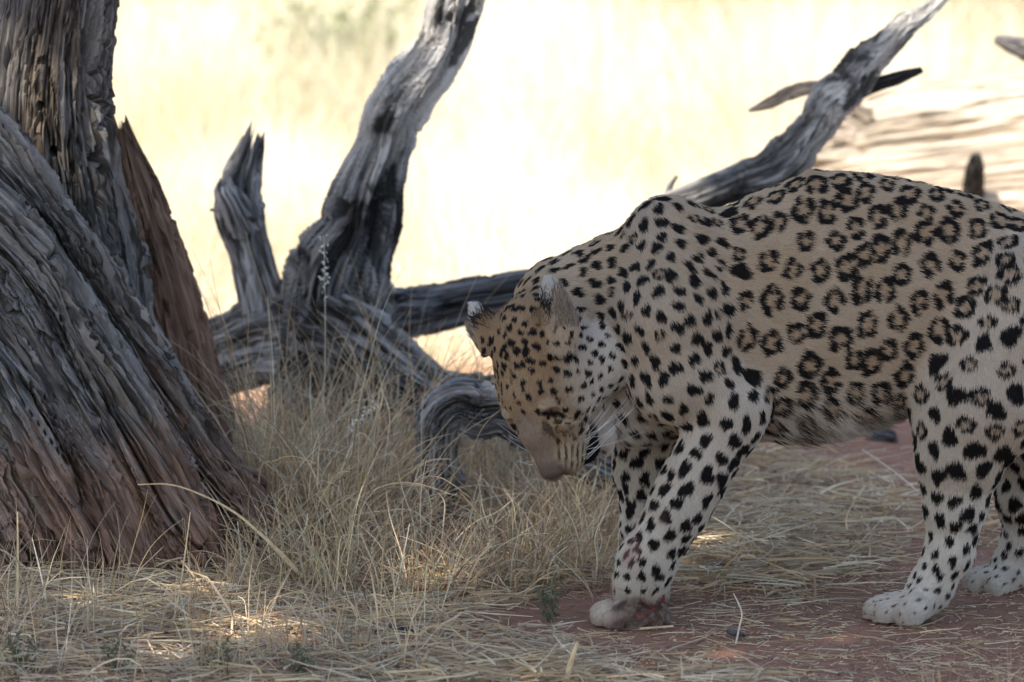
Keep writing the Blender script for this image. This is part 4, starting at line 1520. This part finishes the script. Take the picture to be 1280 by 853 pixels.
def curled_leaf(name, px, py, lx, wx, rot, mat, label, cat, curl=.5):
    u = np.linspace(0, 1, 10)
    v = np.linspace(-1, 1, 7)
    w = np.sin(math.pi * u ** .8) * wx * PX
    U, W_ = np.meshgrid(u, v, indexing='ij')
    X = (U - .5) * lx * PX
    Y = W_ * w[:, None]
    Z = curl * np.abs(W_) ** 2 * w[:, None] + .15 * lx * PX * (U - .5) ** 2 + .0015
    c, s = math.cos(rot), math.sin(rot)
    top = np.stack([X * c - Y * s, X * s + Y * c, Z], -1).reshape(-1, 3)
    g0 = gpix([px], [py])[0]
    g0[2] = ground_z(g0[0], g0[1]) + .006
    V = np.vstack([top + g0, top + g0 - np.array((0, 0, .0007))])
    I = np.arange(70).reshape(10, 7)
    F = np.stack([I[:-1, :-1], I[1:, :-1], I[1:, 1:], I[:-1, 1:]], -1).reshape(-1, 4)
    F = np.vstack([F, F[:, ::-1] + 70])
    o = mesh_np(name, V, F, mat)
    tag(o, label, cat)
    return o


curled_leaf('dead_leaf', 358, 784, 26, 8, .3, M_dleaf, 'small curled orange dead leaf in the straw', 'leaf')
curled_leaf('dead_leaf', 345, 770, 30, 5, 2.2, M_husk, 'narrow whitish dead leaf beside the curled orange leaf', 'leaf')
curled_leaf('seed_husk', 1085, 648, 42, 8, .25, M_husk, 'pale curved husk on the straw heap before the hind leg', 'husk')
curled_leaf('seed_husk', 905, 735, 22, 6, 1.0, M_husk, 'small pale husk on the soil behind the forepaw', 'husk')
for k, (x, y, ln_, r, a, lab) in enumerate([(492, 792, 48, 8, .1, 'dark rotten wood fragment lying in the foreground straw'), (920, 795, 22, 4, .6, 'small grey wood chip beside the thin sprig on the soil'),
                                            (300, 705, 36, 7, .5, 'reddish bark chip lying against the stump foot'), (330, 722, 30, 6, -.3, 'brown bark chip just right of the stump foot'),
                                            (1100, 548, 40, 10, .3, "dark wood chunk on the sunlit soil under the leopard's belly")]):
    g0 = gpix([x], [y])[0]
    px_ = [(x - ln_ / 2, y - 4 - a * 6, g0[1] + .02, r * .6), (x - ln_ / 5, y - 4, g0[1], r), (x + ln_ / 5, y - 3, g0[1], r), (x + ln_ / 2, y - 2 + a * 4, g0[1] - .02, r * .5)]
    o = limb('wood_chip', px_, M_brown if 'bark' in lab else M_root, None, 26, 20, 200 + k, ridge=.2, crack=.003, lump=.25, jag0=.006, jag1=.006, flat=.8)
    tag(o, lab, 'wood chip')

# pebbles and clods of soil
M_clod = NT('soil_clod', .95, .1)
M_clod.color(M_clod.ramp(M_clod.noise(None, 60, 4), [(.35, (.18, .09, .065)), (.65, (.34, .19, .14))]))
rs = np.random.default_rng(12)
cp = np.vstack([scatter([(620, 735), (640, 856), (1290, 856), (1290, 700), (1000, 740)], 500, rs), scatter([(0, 690), (0, 760), (350, 750), (340, 700)], 260, rs), scatter([(900, 540), (900, 600), (1290, 600), (1290, 540)], 140, rs)])
nC = len(cp)
ico = nrm(np.array([(0, 0, 1), (0, 0, -1), (1, 0, 0), (-1, 0, 0), (0, 1, 0), (0, -1, 0), (1, 1, 1), (-1, 1, .8), (1, -1, .8), (-1, -1, 1), (1, 1, -1), (-1, 1, -1), (1, -1, -1), (-1, -1, -1)]))
fc = np.array([(0, 6, 7), (0, 7, 9), (0, 9, 8), (0, 8, 6), (2, 6, 8), (2, 8, 12), (2, 12, 10), (2, 10, 6), (4, 7, 6), (4, 6, 10), (4, 10, 11), (4, 11, 7), (3, 9, 7), (3, 7, 11), (3, 11, 13), (3, 13, 9),
               (5, 8, 9), (5, 9, 13), (5, 13, 12), (5, 12, 8), (1, 10, 12), (1, 12, 13), (1, 13, 11), (1, 11, 10)])
sz = rs.uniform(.0012, .0045, nC) * (1 + 1.2 * (rs.random(nC) > .95))
V = (ico[None] * rs.uniform(.7, 1.2, (nC, 14, 1))) * sz[:, None, None] * np.array((1, 1, .7)) + cp[:, None] + np.array((0, 0, .005))
F = (fc[None] + 14 * np.arange(nC)[:, None, None]).reshape(-1, 3)
tag(mesh_np('soil_crumbs', V.reshape(-1, 3), F, M_clod.m, None, False), 'small crumbs and clods of red soil', 'soil', None, 'stuff')

# green weeds in the foreground
M_weed = foliage_mat('weed_leaf', (.10, .12, .065), (.17, .18, .10))
for k, (x, y, hh, lab) in enumerate([(150, 845, 60, 'small grey-green weed at the bottom left'), (268, 842, 48, 'low green weed between the bottom left weed and the twig'),
                                     (372, 846, 44, 'low green weed below the curved brown twig'), (692, 775, 60, 'sparse green weed standing before the matted grass'), (30, 838, 44, 'short green weed in the bottom left corner')]):
    g0 = gpix([x], [y])[0]
    g0[2] = ground_z(g0[0], g0[1]) - .003
    w = empty('weed', g0, lab, 'weed', 'green weeds in the foreground')
    rr2 = np.random.default_rng(300 + k)
    tb, lf = [], []
    for j in range(7):
        a = rr2.uniform(0, 6.28)
        tip = g0 + np.array((math.cos(a) * .022, math.sin(a) * .022, 1)) * np.array((1, 1, hh * PX * rr2.uniform(.6, 1)))
        pp = catmull([g0, (g0 + tip) / 2 + rr2.normal(0, .004, 3), tip], 9)
        tb.append(tube(pp, np.linspace(.0009, .0004, 9), 5))
        for q_ in pp[2:]:
            for _ in range(3):
                lf.append(q_ + rr2.normal(0, .002, 3))
    V, F = join(tb)
    mesh_np('stem', V, F, M_twig, w)
    V, F = leaf_mesh(np.array(lf), .011, 310 + k, .3, 3.0)
    mesh_np('foliage', V, F, M_weed, w, False)

# shrubs out in the sunlit field
M_shrub = foliage_mat('shrub_leaf', (.19, .22, .10), (.30, .32, .17))
M_dry = foliage_mat('dry_shrub_leaf', (.25, .19, .14), (.36, .29, .22))
for k, (x, y, wd, ht, n, mat, lab) in enumerate([
        (415, 130, .32, .42, 1500, M_shrub, 'pale green shrub in the field left of the crooked limb'), (235, 60, .45, .42, 1300, M_shrub, 'faint green shrub far back above the broken stub'),
        (905, 60, .5, .42, 1300, M_shrub, 'small green shrub far back left of the leaning branch'), (1060, 40, 1.0, .55, 3000, M_dry, 'brown dry bush at the top edge left of the leaning branch tip'),
        (1240, 48, 1.1, .6, 3000, M_dry, 'brown dry bush in the top right corner'), (800, 22, .9, .45, 1000, M_dry, 'brown dry bush at the top edge above the leopard')]):
    g0 = gpix([x], [y])[0]
    g0[2] = ground_z(g0[0], g0[1]) - .02
    sh = empty('shrub', g0, lab, 'shrub', 'shrubs in the sunlit field')
    rr2 = np.random.default_rng(400 + k)
    tb, cs = [], []
    for j in range(14):
        a = rr2.uniform(0, 6.28)
        tip = g0 + np.array((math.cos(a) * wd * rr2.uniform(.2, .9), math.sin(a) * wd * rr2.uniform(.2, .9), ht * rr2.uniform(.5, 1.0)))
        pp = catmull([g0, (g0 + tip) / 2 + rr2.normal(0, .06, 3), tip], 9)
        tb.append(tube(pp, np.linspace(.010, .003, 9), 5))
        cs.append(pp[4:])
    cs = np.vstack(cs)
    V, F = join(tb)
    mesh_np('stems', V, F, M_twig, sh)
    V, F = leaf_mesh(cs[rr2.integers(0, len(cs), n)] + rr2.normal(0, .07, (n, 3)), .05, 410 + k, .4, 2.0)
    mesh_np('foliage', V, F, mat, sh, False)

# two seeding stems in front of the fallen tree
M_seed = stalk_mat('pale_seed_head', (.62, .57, .48), (.76, .72, .64))
for k, (x0, y0, x1, y1, Yk, lab) in enumerate([(400, 560, 405, 298, 1.2, 'tall grass stem with a pale seed head in front of the crooked limb'), (345, 640, 470, 505, .75, 'leaning grass stem with whitish seeds left of the arched root')]):
    p0, p1 = at(x0, y0, Yk), at(x1, y1, Yk - .05)
    st_ = empty('seeding_grass_stem', p0, lab, 'grass stem')
    pp = catmull([p0, p0 + (p1 - p0) * .35 + np.array((.006, 0, .004)), p0 + (p1 - p0) * .7 + np.array((.004, 0, .008)), p1], 22)
    V, F = tube(pp, np.linspace(.0011, .0005, 22), 6)
    mesh_np('stem', V, F, M_pstalk, st_)
    rr2 = np.random.default_rng(500 + k)
    sp_ = pp[14 + rr2.integers(0, 8, 46)] + rr2.normal(0, .0035, (46, 3))
    V, F = leaf_mesh(sp_, .007, 510 + k, .2, 1.8)
    mesh_np('seed_head', V, F, M_seed, st_, False)
